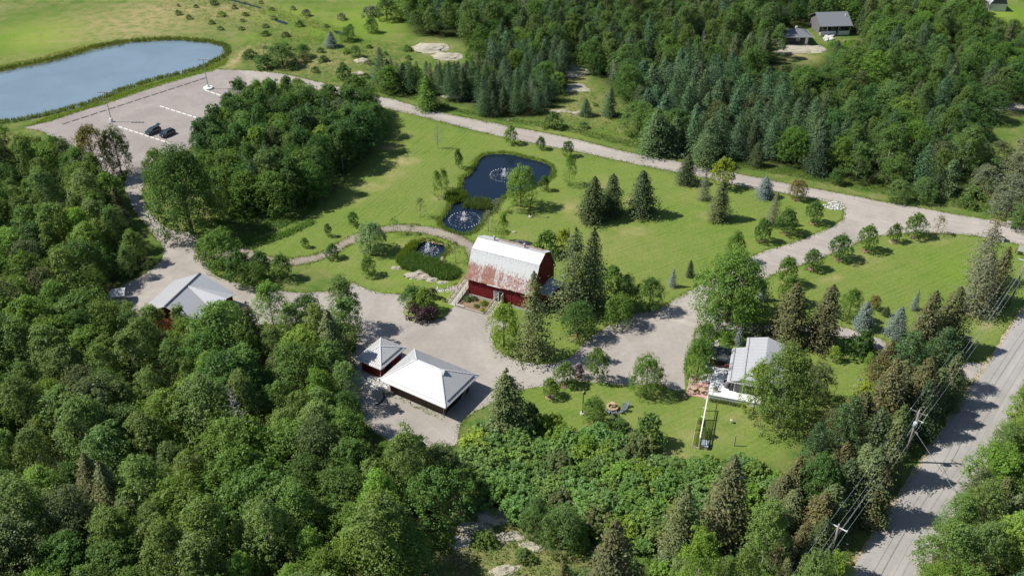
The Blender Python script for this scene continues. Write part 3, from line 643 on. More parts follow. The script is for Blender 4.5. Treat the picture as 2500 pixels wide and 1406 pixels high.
COLS = dict(maple=(0.108, 0.19, 0.037), dkmaple=(0.072, 0.138, 0.034), aspen=(0.135, 0.205, 0.055), birch=(0.12, 0.19, 0.045), bright=(0.155, 0.255, 0.044), yellow=(0.24, 0.30, 0.038), lime=(0.19, 0.28, 0.045),
            spruce=(0.060, 0.090, 0.038), brownspruce=(0.105, 0.112, 0.05), olive=(0.108, 0.14, 0.056), larch=(0.092, 0.155, 0.068), pine=(0.08, 0.142, 0.058), blue=(0.15, 0.20, 0.19), greysp=(0.13, 0.15, 0.088),
            purple=(0.085, 0.05, 0.062), rust=(0.19, 0.165, 0.055), willow=(0.22, 0.31, 0.125), sumac=(0.13, 0.225, 0.062), bush=(0.10, 0.17, 0.052), greybush=(0.165, 0.19, 0.12), red=(0.22, 0.04, 0.02))
NAMES = dict(maple='maple_tree', poplar='poplar_tree', ash='ash_tree', bigmaple='maple_tree', aspen='aspen_tree', birch='birch_tree', bigash='ash_tree', young='young_tree', sparse='sparse_tree', bush='bush', sumac='sumac_bush', willow='willow_tree', spruce='spruce_tree', larch='larch_tree', bluespruce='blue_spruce', greyspruce='spruce_tree', pine='pine_tree', bare='bare_tree')
def plant(sp, X, Y, h, wd, col, label, group=None, cat=None, parts=True, vr=0.12, mulch=None, z=0.0, stuff=None):
    S = SPEC[sp]; cm, tm = R.choice(S['items']); c = COLS[col] if isinstance(col, str) else col
    f = R.uniform(1-vr, 1+vr); c = (c[0]*f*R.uniform(1-vr*.7, 1+vr*.7), c[1]*f, c[2]*f*R.uniform(1-vr, 1+vr), 1)
    tx, ty_ = R.gauss(0, .025), R.gauss(0, .025); scl = (wd/S['W']*R.uniform(.95, 1.05), wd/S['W']*R.uniform(.95, 1.05), h/S['H']); rz = R.uniform(0, 6.28)
    cat = cat or ('bush' if sp in ('bush', 'sumac') else 'tree')
    if parts:
        e = empty(NAMES[sp], (X, Y, z), 0, label, cat, group)
        link('crown', cm, e, scale=scl, rot=(tx, ty_, rz), color=c); link('trunk', tm, e, scale=scl, rot=(tx, ty_, rz))
        if mulch: link('mulch_ring', MULCH, e, scale=(mulch, mulch, 1))
    else:
        e = link(NAMES[sp], cm, None, (X, Y, z), (tx, ty_, rz), scl, c); tag(e, label, cat, group)
    return e
m_ = MB(); m_.lathe([(1.0, 0.0), (0.96, 0.06), (0.5, 0.1), (0.05, 0.1)], 18); MULCH = m_.mesh('mulch_ring', M['mulch'], True)

# ------------------------------------------------------------------ barn (local frame: x along the front, y back)
def add_ribs(mb, poly3, spacing, proud=0.04, w=0.05, axis_dir=None, skip_ends=True):
    """thin ribs running up a planar polygon at a spacing along its first edge"""
    p = [Vector(q) for q in poly3]; e = (Vector(axis_dir) if axis_dir else (p[1]-p[0])).normalized(); nrm = (p[1]-p[0]).cross(p[2]-p[1]).normalized()
    if nrm.z < -0.01: nrm = -nrm
    us = [(q-p[0]).dot(e) for q in p]; k = min(us)+spacing*0.5
    while k < max(us)-0.02:
        cr = []
        for i in range(len(p)):
            a, b = us[i], us[(i+1) % len(p)]
            if (a-k)*(b-k) < 0: cr.append(p[i]+(p[(i+1) % len(p)]-p[i])*((k-a)/(b-a)))
        if len(cr) == 2 and (cr[0]-cr[1]).length > 0.15: mb.bar(cr[0]+nrm*proud*0.5, cr[1]+nrm*proud*0.5, w, proud, nrm)
        k += spacing
    return mb
bo = P(1144.2, 720.9); bang = math.radians(-25.2)
barn = empty('barn', bo, bang, 'large red gambrel barn with a rusty pale metal roof', 'barn')
BL, BW, EZ, KZ, RZ = 13.6, 10.6, 4.7, 9.3, 10.5
ky = 2.55; prof = [(0, 0.5), (0, EZ), (ky, KZ), (BW/2, RZ), (BW-ky, KZ), (BW, EZ), (BW, 0.5)]
fb = MB().box(0, 0, 0.5, BL, 0.18, EZ); fb.obj('front_wall', M['red'], barn)
MB().box(0, BW-0.18, 0.5, BL, BW, EZ).obj('rear_wall', M['red'], barn)
for x0, nm in ((0, 'gable_wall'), (BL-0.18, 'gable_wall')):
    m_ = MB(); n_ = len(prof); m_.add([(x0, y, z) for y, z in prof]+[(x0+0.18, y, z) for y, z in prof], [tuple(range(n_)), tuple(range(2*n_-1, n_-1, -1))]+[(i, (i+1) % n_, (i+1) % n_+n_, i+n_) for i in range(n_)])
    m_.obj(nm, M['red'], barn)
m_ = MB()
for i in range(int(BL/0.3)): m_.box(0.12+i*0.3, -0.025, 0.55, 0.16+i*0.3, -0.002, EZ-0.05)
tag(m_.obj('battens', M['red'], barn), kind='stuff')
m_ = MB()
for i in range(int(BW/0.3)):
    y = 0.15+i*0.3; zt = np.interp(y, [q[0] for q in prof[1:6]], [q[1] for q in prof[1:6]]); m_.box(BL+0.002, y, 0.55, BL+0.025, y+0.04, zt-0.1)
tag(m_.obj('battens', M['red'], barn), kind='stuff')
MB().box(-0.06, -0.06, -0.3, BL+0.06, BW+0.06, 0.5).obj('foundation', M['concrete'], barn)
ns = 17; ox = -0.35; sw = (BL+0.7)/ns
for side, (p0, p1, mt, base_r) in enumerate((((-0.42, EZ-0.62), (ky, KZ), 'barnlow', 0), ((ky-0.05, KZ), (BW/2, RZ), 'barnup', 1), ((BW+0.42, EZ-0.62), (BW-ky, KZ), 'barnlow', 0), ((BW-ky, KZ), (BW/2, RZ), 'barnup', 2))):
    for i in range(ns):
        a = ox+i*sw; dz = 0.012*(i % 2)+R.uniform(0, 0.01)+(0.03 if base_r else 0)
        jut = R.uniform(-0.05, 0.05) if base_r == 0 else 0
        q = [(a, p0[0]+jut*0.5, p0[1]+dz+jut), (a+sw-0.012, p0[0]+jut*0.5, p0[1]+dz+jut), (a+sw-0.012, p1[0], p1[1]+dz), (a, p1[0], p1[1]+dz)]
        if base_r == 0: rust = 0.72+0.33*R.random()-0.16*(i/ns)+(0.25 if i in (4, 5, 6) else 0)
        elif base_r == 1: rust = 0.16
        else: rust = 0.75 if 3 < i < 16 else 0.3
        MB().slab(q, 0.03).obj('roof_sheet', M[mt], barn, color=(min(1.1, rust), 0, 0, 1))
MB().bar((ox, BW/2, RZ+0.06), (BL+0.35, BW/2, RZ+0.06), 0.4, 0.05).obj('ridge_cap', M['metalroof'], barn)
for x in (3.2, 9.6):
    m_ = MB(); m_.tube([(x, BW/2, RZ), (x, BW/2, RZ+0.75)], 0.16, 10); m_.lathe([(0.14, 0.7), (0.32, 0.78), (0.28, 0.95), (0.05, 1.08)], 12, (x, BW/2, RZ)); m_.obj('roof_vent', M['metalgrey'], barn, True)
MB().box(4.3, -0.5, EZ-0.72, 7.2, -0.42, EZ-0.6).obj('eave_trim', M['white'], barn)
fr_ = MB(); dx = 5.55
for a in ((dx, 0.45, dx+0.12, 2.9), (dx+1.95, 0.45, dx+2.07, 2.9), (dx, 2.78, dx+2.07, 2.9), (dx+0.95, 0.45, dx+1.05, 2.9)): fr_.box(a[0], -0.09, a[1]+0.05, a[2], -0.027, a[3])
df = fr_.obj('door_frame', M['white'], barn); 
MB().box(dx+0.12, -0.05, 0.55, dx+0.95, -0.026, 2.78).obj('door', M['glass'], barn)
m_ = MB(); [m_.box(dx+0.13, -0.075, 0.8+k*0.33, dx+0.94, -0.052, 0.86+k*0.33) for k in range(6)]; m_.obj('glazing_bar', M['white'], df)
MB().box(dx+1.05, -0.04, 0.55, dx+1.95, -0.026, 2.78).obj('doorway_shade', M['openshade'], barn)  # dark panel on the wall paints the shade of the open half
m_ = MB().box(0, -0.03, 0.0, 0.05, 0.03, 0); od = MB().box(0, -0.9, 0, 0.06, 0, 2.15).obj('open_door', M['white'], barn, loc=(dx+2.0, -0.1, 0.55))
MB().box(9.2, -0.07, 0.6, 9.32, -0.027, EZ-0.5).obj('door_rail', M['red'], barn); MB().box(6.0+3.4, -0.06, 3.0, 12.6, -0.027, 3.1).obj('door_rail', M['red'], barn)
MB().box(1.5, -0.05, 2.6, 5.0, -0.027, 2.68).obj('wall_rail', M['red'], barn); MB().box(3.0, -0.12, 1.0, 4.6, -0.03, 1.08).obj('wall_rail', M['red'], barn)
# lean-to on the right gable
lt = MB().slab([(BL, 3.0, 3.0), (BL+2.6, 3.0, 2.5), (BL+2.6, 8.5, 2.5), (BL, 8.5, 3.0)], 0.1).obj('lean_to_roof', M['greyroof'], barn)
MB().box(BL+0.02, 3.2, 0, BL+2.4, 3.35, 2.5).box(BL+2.25, 3.36, 0, BL+2.4, 8.3, 2.45).obj('lean_to_wall', M['red'], barn)
tk = empty('gas_tank', barn.matrix_basis @ Vector((BL+1.4, 1.7, 0)), bang, 'white upright tank beside the barn lean-to', 'tank')
MB().lathe([(0.3, 0.1), (0.38, 0.2), (0.38, 1.3), (0.25, 1.5), (0.05, 1.55)], 14).obj('body', M['white'], tk, True); MB().box(-0.4, -0.4, 0, 0.4, 0.4, 0.1).obj('base', M['concrete'], tk)
def ramp(name, A, B, width, zt, label, sides=(1, 1)):
    """wooden ramp from the ground at A up to height zt at B (barn-local coordinates)"""
    a = barn.matrix_basis @ Vector((*A, 0)); b = barn.matrix_basis @ Vector((*B, 0)); L_ = (b-a).length; an = math.atan2(b.y-a.y, b.x-a.x)
    e = empty(name, a, an, label, 'ramp'); h = width/2
    n = int(L_/0.4)
    for i in range(n):
        x0 = i*L_/n; x1 = (i+1)*L_/n-0.02; z0, z1 = zt*x0/L_+0.06, zt*x1/L_+0.06
        MB().slab([(x0, -h, z0), (x1, -h, z1), (x1, h, z1), (x0, h, z0)], 0.05).obj('plank', M['greywood'], e)
    for s, on in ((-1, sides[0]), (1, sides[1])):
        if not on: continue
        m_ = MB(); m_.bar((0, s*h, 0.95), (L_, s*h, zt+0.95), 0.1, 0.08); m_.bar((0, s*h, 0.5), (L_, s*h, zt+0.5), 0.05, 0.08); m_.obj('handrail', M['tanwood'] if s > 0 else M['greywood'], e)
        for k in range(6):
            x = 0.05+k*(L_-0.1)/5; MB().box(x-0.05, s*h-0.05, -0.1, x+0.05, s*h+0.05, zt*x/L_+0.93).obj('post', M['greywood'], e)
    return e
ramp('wooden_ramp', (-1.6, -4.4), (-1.25, 2.6), 1.9, 1.6, 'long railed timber ramp against the left end of the barn')
ramp('wooden_ramp', (6.6, -4.6), (6.6, -0.15), 1.5, 0.5, 'short railed timber ramp to the white barn door')
gb = empty('garden_bed', barn.matrix_basis @ Vector((-0.2, -4.4, 0)), bang, 'raised garden bed edged with a white rail before the barn', 'garden bed')
MB().box(0, 0, 0, 5.6, 4.2, 0.12).obj('soil', M['mulch'], gb)
m_ = MB().box(-0.1, -0.15, 0, 5.7, 0.05, 0.35); m_.obj('kerb', M['greywood'], gb); MB().bar((-0.1, -0.1, 0.62), (1.5, -0.1, 0.62), 0.12, 0.1).bar((-0.05, -0.1, 0), (-0.05, -0.1, 0.6), 0.1).bar((1.4, -0.1, 0), (1.4, -0.1, 0.6), 0.1).obj('rail', M['white'], gb)
for k, (x, y, s, c, lb) in enumerate(((1.0, 2.6, 1.5, 'maple', 'rounded green bush at the left of the barn garden bed'), (2.0, 3.3, 1.3, 'dkmaple', 'dark bush against the barn foundation'), (3.4, 1.4, 1.0, 'maple', 'small round bush in the middle of the garden bed'), (4.4, 2.6, 1.6, 'lime', 'pale green perennials against the barn wall'), (5.2, 0.6, 1.1, 'yellow', 'yellow green bush beside the short ramp'))):
    q = barn.matrix_basis @ Vector((x-0.2, y-4.4, 0.1)); plant('bush', q.x, q.y, s*0.8, s, c, lb)

# ------------------------------------------------------------------ hip-roofed sheds
def hip_shed(name, A, ang, L_, W, ez, rz, inset, wallm, label, over=0.5, cat='shed', notch=False, roofm='metalroof', rib=0.4):
    e = empty(name, A, ang, label, cat); o = over
    MB().box(0, 0, 0, L_, 0.15, ez).obj('wall', wallm, e); MB().box(0, W-0.15, 0, L_, W, ez).obj('wall', wallm, e)
    MB().box(0, 0.15, 0, 0.15, W-0.15, ez).obj('wall', wallm, e); MB().box(L_-0.15, 0.15, 0, L_, W-0.15, ez).obj('wall', wallm, e)
    c = [(-o, -o, ez), (L_+o, -o, ez), (L_+o, W+o, ez), (-o, W+o, ez)]; r0 = (inset, W/2, rz); r1 = (L_-inset, W/2, rz)
    faces = [[c[0], c[1], r1, r0], [c[1], c[2], r1], [c[2], c[3], r0, r1], [c[3], c[0], r0]]
    rb = MB()
    for f in faces:
        MB().slab(f, 0.06, (0, 0, -0.08)).obj('roof_slope', M[roofm], e); add_ribs(rb, f, rib, 0.05, 0.04)
    tag(rb.obj('roof_seams', M[roofm], e), kind='stuff')
    hc = MB(); hc.bar((r0[0], r0[1], rz+0.03), (r1[0], r1[1], rz+0.03), 0.22, 0.05)
    for a, b in ((c[0], r0), (c[3], r0), (c[1], r1), (c[2], r1)): hc.bar(Vector(a)+Vector((0, 0, 0.05)), Vector(b)+Vector((0, 0, 0.05)), 0.18, 0.05)
    hc.obj('ridge_cap', M['gutter'], e)
    g_ = MB()
    for i in range(4): g_.bar(Vector(c[i])+Vector((0, 0, -0.1)), Vector(c[(i+1) % 4])+Vector((0, 0, -0.1)), 0.12, 0.12)
    g_.obj('gutter', M['gutter'], e)
    # snow guards: dark rails a little above the lower edges
    for f in (faces[0], faces[1]):
        a, b, t = Vector(f[0]), Vector(f[1]), Vector(f[2]); up = (t-b); n_ = (b-a).cross(up).normalized(); n_ = n_ if n_.z > 0 else -n_
        inn = n_.cross((b-a).normalized()); inn = inn if (Vector(f[2])-b).dot(inn) > 0 else -inn
        p0 = a+(b-a)*0.12+inn*0.55+n_*0.09; p1 = b-(b-a)*0.1+inn*0.55+n_*0.09; MB().bar(p0, p1, 0.07, 0.1).obj('snow_guard', M['trimdark'] if f is faces[1] else M['gutter'], e)
    for x, y in ((0, 0), (L_, 0)): MB().tube([(x, y-0.2, ez-0.1), (x, y-0.12, ez-0.4), (x, y-0.12, 0.2), (x-0.5, y-0.5, 0.05)], 0.05, 6).obj('downpipe', M['gutter'], e)
    return e, faces
qS = lambda x, y, h: P(850+x/6.694, 810+y/6.694, h)
A = qS(500, 775, 3.0); B = qS(1605, 1250, 3.0); D = qS(1075, 285, 3.0); C_ = qS(2135, 690, 3.0)
ang = math.atan2(B.y-A.y, B.x-A.x); L_ = ((B-A).length+(C_-D).length)/2; Wd = ((D-A).length+(C_-B).length)/2
ctr = (A+B+C_+D)/4
def org(ctr, ang, L_, W): u = Vector((math.cos(ang), math.sin(ang), 0)); v = Vector((-math.sin(ang), math.cos(ang), 0)); q = ctr-u*L_/2-v*W/2; return Vector((q.x, q.y, 0))
o_ = 1.25
shed, fcs = hip_shed('long_shed', org(ctr, ang, L_-2*o_, Wd-2*o_), ang, L_-2*o_, Wd-2*o_, 3.0, 5.75, 4.35-o_, M['brownwall'], 'wide low shed under a bright pale metal hip roof', over=o_)
LS, WS = L_-2*o_, Wd-2*o_; INS = 4.35-o_
# gablet louvres at the ridge ends
for x, s in ((LS-INS, 1), (INS, -1)):
    m_ = MB(); z0 = 5.15; x0 = x+s*0.9
    m_.add([(x0, WS/2-0.75, z0), (x0, WS/2+0.75, z0), (x0, WS/2, 5.95), (x-s*0.3, WS/2-0.1, 5.82), (x-s*0.3, WS/2+0.1, 5.82)], [(0, 1, 2), (0, 2, 3), (1, 4, 2), (2, 4, 3)]); m_.obj('gablet', M['greyroof'] if s > 0 else M['metalroof'], shed)
# right side: dark panels paint the shade of open bays; posts, gate leaf
MB().box(LS+0.01, 0.6, 0.1, LS+0.03, 3.2, 2.5).obj('doorway_shade', M['openshade'], shed); MB().box(LS+0.01, 3.6, 0.1, LS+0.03, 6.6, 2.5).obj('doorway_shade', M['openshade'], shed)
for y in (0.3, 3.4, 6.8): MB().box(LS+0.04, y-0.08, 0, LS+0.2, y+0.08, 3.1).obj('post', M['brownwall'], shed)
MB().bar((LS+0.35, 4.4, 0.4), (LS+0.35, 6.4, 1.6), 0.08, 0.3).obj('gate_leaf', M['greywood'], shed)
A = qS(115, 440, 2.75); B = qS(530, 610, 2.75); D = qS(525, 90, 2.75); C_ = qS(955, 255, 2.75)
ang2 = (ang+math.atan2(B.y-A.y, B.x-A.x))/2; L2 = ((B-A).length+(C_-D).length)/2; W2 = ((D-A).length+(C_-B).length)/2
shed2, _ = hip_shed('small_shed', org((A+B+C_+D)/4, ang2, L2-1.5, W2-1.5), ang2, L2-1.5, W2-1.5, 2.75, 4.3, (L2-1.5)/2-0.02, M['red'], 'small square red shed with a pale pyramid roof', over=0.75)
MB().box(L2-1.5+0.01, 1.3, 0.05, L2-1.5+0.03, 3.0, 2.2).obj('doorway_shade', M['openshade'], shed2)  # dark panel paints the shade in the shed opening
q = shed.matrix_basis @ Vector((-0.2, -1.6, 0)); dp = MB().tube([(0, 0, 0.9), (0.1, -0.3, 0.15), (-0.1, -1.2, 0.08), (-0.6, -2.0, 0.08), (-1.1, -2.3, 0.08)], 0.13, 8).obj('drain_hose', M['black'], loc=q); tag(dp, 'black corrugated drain hose lying behind the wide shed', 'hose')
# left building half hidden in the trees
L0 = P(250+1265/8.333, 650+820/8.333, 6.0); L1 = P(250+1990/8.333, 650+140/8.333, 6.0); la = math.atan2(L1.y-L0.y, L1.x-L0.x); LL = (L1-L0).length
lo = Vector((L0.x, L0.y, 0))
lb = empty('grey_building', lo, la, 'long grey metal gabled building half hidden by trees at left', 'building')
MB().slab([(0, 0, 6), (LL, 0, 6), (LL, 6.6, 3.0), (0, 6.6, 3.0)], 0.08, (0, 0, -0.1)).obj('roof_slope', M['metalroof'], lb)
MB().slab([(0, 0, 6), (LL, 0, 6), (LL, -6.6, 3.0), (0, -6.6, 3.0)], 0.08, (0, 0, -0.1)).obj('roof_slope', M['greyroof'], lb)
rb = add_ribs(MB(), [(0, 0, 6), (LL, 0, 6), (LL, 6.6, 3), (0, 6.6, 3)], 0.4, 0.05, 0.04); add_ribs(rb, [(0, 0, 6), (LL, 0, 6), (LL, -6.6, 3), (0, -6.6, 3)], 0.4, 0.05, 0.04); tag(rb.obj('roof_seams', M['greyroof'], lb), kind='stuff')
MB().bar((0, 0, 6.06), (LL, 0, 6.06), 0.3, 0.07).obj('ridge_cap', M['trimdark'], lb)
x = LL*0.62; MB().slab([(x, 0, 6.02), (x-3.4, -7.8, 3.3), (x, -8.2, 4.7)], 0.06, (0, 0, -0.08)).obj('porch_roof', M['greyroof'], lb)
MB().slab([(x, 0, 6.02), (x+3.4, -7.8, 3.3), (x, -8.2, 4.7)], 0.06, (0, 0, -0.08)).obj('porch_roof', M['metalroof'], lb)
MB().box(0.56, -6.1, 0, LL-0.56, -5.95, 3.2).obj('wall', M['red'], lb); MB().box(0.56, 5.95, 0, LL-0.56, 6.1, 3.2).obj('wall', M['red'], lb)
for xx in (0.4, LL-0.55):
    MB().add([(xx, -6.1, 0), (xx, 6.1, 0), (xx, 6.1, 3.1), (xx, 0, 5.85), (xx, -6.1, 3.1), (xx+.15, -6.1, 0), (xx+.15, 6.1, 0), (xx+.15, 6.1, 3.1), (xx+.15, 0, 5.85), (xx+.15, -6.1, 3.1)], [(0, 1, 2, 3, 4), (9, 8, 7, 6, 5), (0, 5, 6, 1), (1, 6, 7, 2), (2, 7, 8, 3), (3, 8, 9, 4), (4, 9, 5, 0)]).obj('gable_wall', M['red'], lb)
MB().box(x-2.6, -7.6, 0, x-2.45, -6.12, 3.4).obj('porch_wall', M['red'], lb); MB().box(x+2.45, -7.6, 0, x+2.6, -6.12, 3.4).obj('porch_wall', M['red'], lb)
# small metal-roofed shelter
sp_ = P(295, 735); ss = empty('metal_shelter', sp_, math.radians(12), 'small open shelter with a curved pale metal roof by the left wood', 'shelter')
for i in range(5):
    a0, a1 = -0.9+i*0.36, -0.9+(i+1)*0.36; MB().slab([(-1.3, 1.9*math.sin(a0), 1.1+1.5*math.cos(a0)), (1.3, 1.9*math.sin(a0), 1.1+1.5*math.cos(a0)), (1.3, 1.9*math.sin(a1), 1.1+1.5*math.cos(a1)), (-1.3, 1.9*math.sin(a1), 1.1+1.5*math.cos(a1))], 0.04).obj('roof_sheet', M['metalroof'], ss)
for xx in (-1.2, 1.2):
    for yy in (-1.4, 1.4): MB().box(xx-0.05, yy-0.05, 0, xx+0.05, yy+0.05, 2.05).obj('post', M['metalgrey'], ss)

# ------------------------------------------------------------------ house with white deck
D0 = P(1640+570/6.392, 780+1165/6.392, 0.9); D0.z = 0; HA = math.radians(-16.4)
HM = Matrix.Translation(D0) @ Matrix.Rotation(HA, 4, 'Z')
hs = empty('house', D0, HA, 'charcoal house with a pale grey metal roof beside the white deck', 'house')
MB().box(3.2, 2.0, 0, 8.6, 2.2, 3.3).obj('south_wall', M['charcoal'], hs); MB().box(3.2, 2.2, 0, 3.4, 10.8, 3.2).obj('west_wall', M['charcoal'], hs)
[MB().box(*q_).obj('wall', M['charcoal'], hs) for q_ in ((3.4, 10.6, 0, 4.8, 10.8, 3.4), (5.2, 13.0, 0, 11.6, 13.2, 3.9), (11.4, 2.2, 0, 11.6, 13.0, 3.6), (5.0, 10.81, 0, 5.2, 13.2, 3.9), (8.6, 2.0, 0, 11.6, 2.2, 3.3))]
rf = [[(2.75, 1.5, 3.2), (4.95, 1.5, 3.85), (4.95, 11.0, 3.85), (2.75, 11.0, 3.2)], [(4.9, 2.6, 4.15), (8.4, 2.6, 5.0), (8.4, 13.5, 5.0), (4.9, 13.5, 4.15)], [(8.4, 1.5, 5.0), (12.0, 1.5, 3.7), (12.0, 13.5, 3.7), (8.4, 13.5, 5.0)]]
rb = MB()
for f in rf: MB().slab(f, 0.1, (0, 0, -0.12)).obj('roof_slope', M['greyroof'], hs); add_ribs(rb, [f[1], f[2], f[3], f[0]], 0.45, 0.04, 0.04)
MB().box(4.9, 1.5, 3.3, 8.4, 2.6, 4.2).obj('porch_roof', M['greyroof'], hs)
rb2 = MB()
for f in rf:
    k = f[0][1]+0.3
    while k < f[2][1]: rb2.bar((f[0][0], k, f[0][2]+0.03), (f[1][0], k, f[1][2]+0.03), 0.04, 0.05); k += 0.42
tag(rb2.obj('roof_seams', M['greyroof'], hs), kind='stuff')
for f, o in ((rf[0], 0.45), (rf[1], 0.45)):
    z_ = f[0][2]+o*(f[1][2]-f[0][2])/(f[1][0]-f[0][0])+0.08; MB().bar((f[0][0]+o, f[0][1]+0.1, z_), (f[0][0]+o, f[2][1]-0.1, z_), 0.05, 0.08).obj('snow_guard', M['trimdark'], hs)
MB().bar((2.72, 1.45, 3.12), (2.72, 11.0, 3.12), 0.12, 0.14).obj('gutter', M['gutter'], hs); MB().bar((2.7, 1.45, 3.13), (8.6, 1.45, 3.2), 0.1, 0.16).obj('fascia', M['gutter'], hs)
dr = MB()
for a in ((3.95, 1.0, 4.07, 3.0), (5.35, 1.0, 5.47, 3.0), (3.95, 2.9, 5.47, 3.02)): dr.box(a[0], 1.93, a[1], a[2], 1.997, a[3])
drf = dr.obj('door_frame', M['white'], hs); MB().box(4.07, 1.96, 1.0, 5.35, 1.995, 2.9).obj('sliding_door', M['glass'], hs)
MB().box(3.45, -0.02+1.95, 2.2, 3.6, 1.99, 2.4).obj('wall_lamp', M['white'], hs)
dk = empty('deck', D0, HA, 'bright white timber deck in front of the charcoal house', 'deck')
MB().box(0, 0, 0.72, 8.6, 1.98, 0.9).box(0, 1.98, 0.72, 3.18, 7.2, 0.9).box(-1.4, 7.2, 0.72, 3.18, 11.5, 0.9).obj('deck_boards', M['deck'], dk)
MB().box(0.05, 0.05, 0, 8.5, 0.12, 0.7).box(0.05, 0.12, 0, 0.12, 7.2, 0.7).obj('skirting', M['white'], dk)
m_ = MB(); m_.bar((0.03, 0, 1.75), (0.03, 5.1, 1.75), 0.09, 0.06); m_.bar((0.03, 0.04, 1.75), (2.0, 0.04, 1.75), 0.06)
for k in range(7): m_.bar((0.03, k*0.85, 0.9), (0.03, k*0.85, 1.74), 0.07)
m_.obj('railing', M['white'], dk)
for k in range(5): MB().box(-0.35-(k)*0.36, 3.9, 0.66-k*0.155, -0.06-(k)*0.36, 5.7, 0.72-k*0.155).obj('stair_tread', M['white'], dk)
for y in (3.8, 5.75): MB().bar((-0.05, y, 0.7), (-1.85, y, 0.02), 0.07, 0.25).bar((-0.05, y, 1.65), (-1.85, y, 0.9), 0.07).bar((-1.85, y, 0), (-1.85, y, 0.9), 0.08).obj('stair_rail', M['white'], dk)
pt = empty('patio', D0, HA, 'pink paved patio at the foot of the deck stairs', 'patio')
for i in range(6):
    for j in range(8):
        MB().box(-3.5+i*0.575, -0.1+j*0.72, 0, -3.5+i*0.575+0.56, -0.1+j*0.72+0.705, 0.07+0.006*((i+j) % 2)).obj('paver', M['pinkpave'], pt)
MB().box(-3.62, -0.2, 0, -3.53, 5.7, 0.12).obj('kerb', M['concrete'], pt)
gz = empty('gazebo', HM @ Vector((-1.2, 7.7, 0.9)), HA, 'dark hipped gazebo roof standing on the white deck', 'gazebo')
gw, gd = 3.4, 3.0
for x in (0.1, gw-0.1):
    for y in (0.1, gd-0.1): MB().box(x-0.06, y-0.06, 0, x+0.06, y+0.06, 2.15).obj('post', M['black'], gz)
gc = [(-0.1, -0.1, 2.15), (gw+0.1, -0.1, 2.15), (gw+0.1, gd+0.1, 2.15), (-0.1, gd+0.1, 2.15)]; gt = [(0.9, gd/2-0.35, 2.75), (gw-0.9, gd/2-0.35, 2.75), (gw-0.9, gd/2+0.35, 2.75), (0.9, gd/2+0.35, 2.75)]
for i in range(4): MB().slab([gc[i], gc[(i+1) % 4], gt[(i+1) % 4], gt[i]], 0.05, (0, 0, -0.05)).obj('roof_panel', M['darkroof'], gz)
t2 = [(x, y, 2.92) for x, y, _ in gt]; MB().slab([(0.75, gd/2-0.5, 2.85), (gw-0.75, gd/2-0.5, 2.85), (gw-0.75, gd/2+0.5, 2.85), (0.75, gd/2+0.5, 2.85)], 0.06).obj('roof_cap', M['darkroof'], gz)
tb = empty('bench_sofa', HM @ Vector((0.6, 8.2, 0.9)), HA, 'brown cushioned bench under the dark gazebo', 'bench'); MB().box(-1.4, -0.35, 0.1, 1.4, 0.35, 0.42).obj('seat', M['brownwall'], tb); MB().box(-1.4, 0.36, 0.1, 1.4, 0.5, 0.85).obj('backrest', M['brownwall'], tb)
hb = empty('hanging_basket_stand', HM @ Vector((2.6, 6.6, 0.9)), 0, 'orange flower basket on a dark stand on the deck', 'flower basket'); MB().tube([(0, 0, 0), (0, 0, 1.7), (-0.3, 0, 1.85)], 0.035, 6).lathe([(0.2, 0), (0.2, 0.04)], 10).obj('stand', M['black'], hb)
C, N_, LV, _, _ = broad(77, 0.7, 0.9, 0.0, 'round', 6, 5, 8, 0.1); link('flowers', leaf_mesh('flowers', C+np.array([-0.35, 0, 1.2]), N_, 0.12, M['leaf'], lv=LV), hb, color=(0.6, 0.16, 0.06, 1))
gr = empty('barbecue', HM @ Vector((2.75, 2.7, 0.9)), HA, 'dark covered barbecue against the house corner on the deck', 'barbecue'); MB().lathe([(0.3, 0), (0.42, 0.3), (0.45, 0.8), (0.35, 1.05), (0.1, 1.12)], 12).obj('cover', M['greysiding'], gr, True)
fm = MB().box(-0.35, -0.4, 0, 0.35, 0.4, 0.03).obj('door_mat', M['sleeper'], loc=HM @ Vector((2.55, 4.3, 0.903)), rot=(0, 0, HA)); tag(fm, 'dark square mat on the white deck by the house wall', 'mat')
pb = empty('planter', HM @ Vector((1.1, 1.1, 0.9)), HA, 'square wooden planter standing on the white deck', 'planter'); MB().box(-0.3, -0.3, 0, 0.3, 0.3, 0.5).obj('box', M['greywood'], pb); link('plant', SPEC['bush']['items'][0][0], pb, loc=(0, 0, 0.4), scale=(0.2, 0.2, 0.3), color=(0.1, 0.12, 0.06, 1))
for k, (x, y, lbl) in enumerate(((-2.55, 1.1, 'left one of two round tan tables on the pink patio'), (-1.15, 1.05, 'right one of two round tan tables on the pink patio'))):
    t = empty('garden_table', HM @ Vector((x, y, 0.08)), 0, lbl, 'table', 'round patio tables'); MB().lathe([(0.5, 0.68), (0.52, 0.72), (0.5, 0.76), (0.05, 0.77)], 18).obj('tabletop', M['tan'], t); MB().lathe([(0.28, 0), (0.1, 0.12), (0.08, 0.6), (0.25, 0.68)], 12).obj('pedestal', M['tan'], t, True)
    for j in range(3):
        a = 0.6+j*2.1+k; s = empty('garden_stool', HM @ Vector((x+0.78*math.cos(a), y+0.78*math.sin(a), 0.08)), a, '%s tan stool around the %s patio table' % (('first', 'second', 'third')[j], ('left', 'right')[k]), 'stool', 'stools on the patio'); MB().lathe([(0.17, 0), (0.12, 0.2), (0.19, 0.42), (0.05, 0.44)], 10).obj('body', M['tan'], s, True)
hg = []
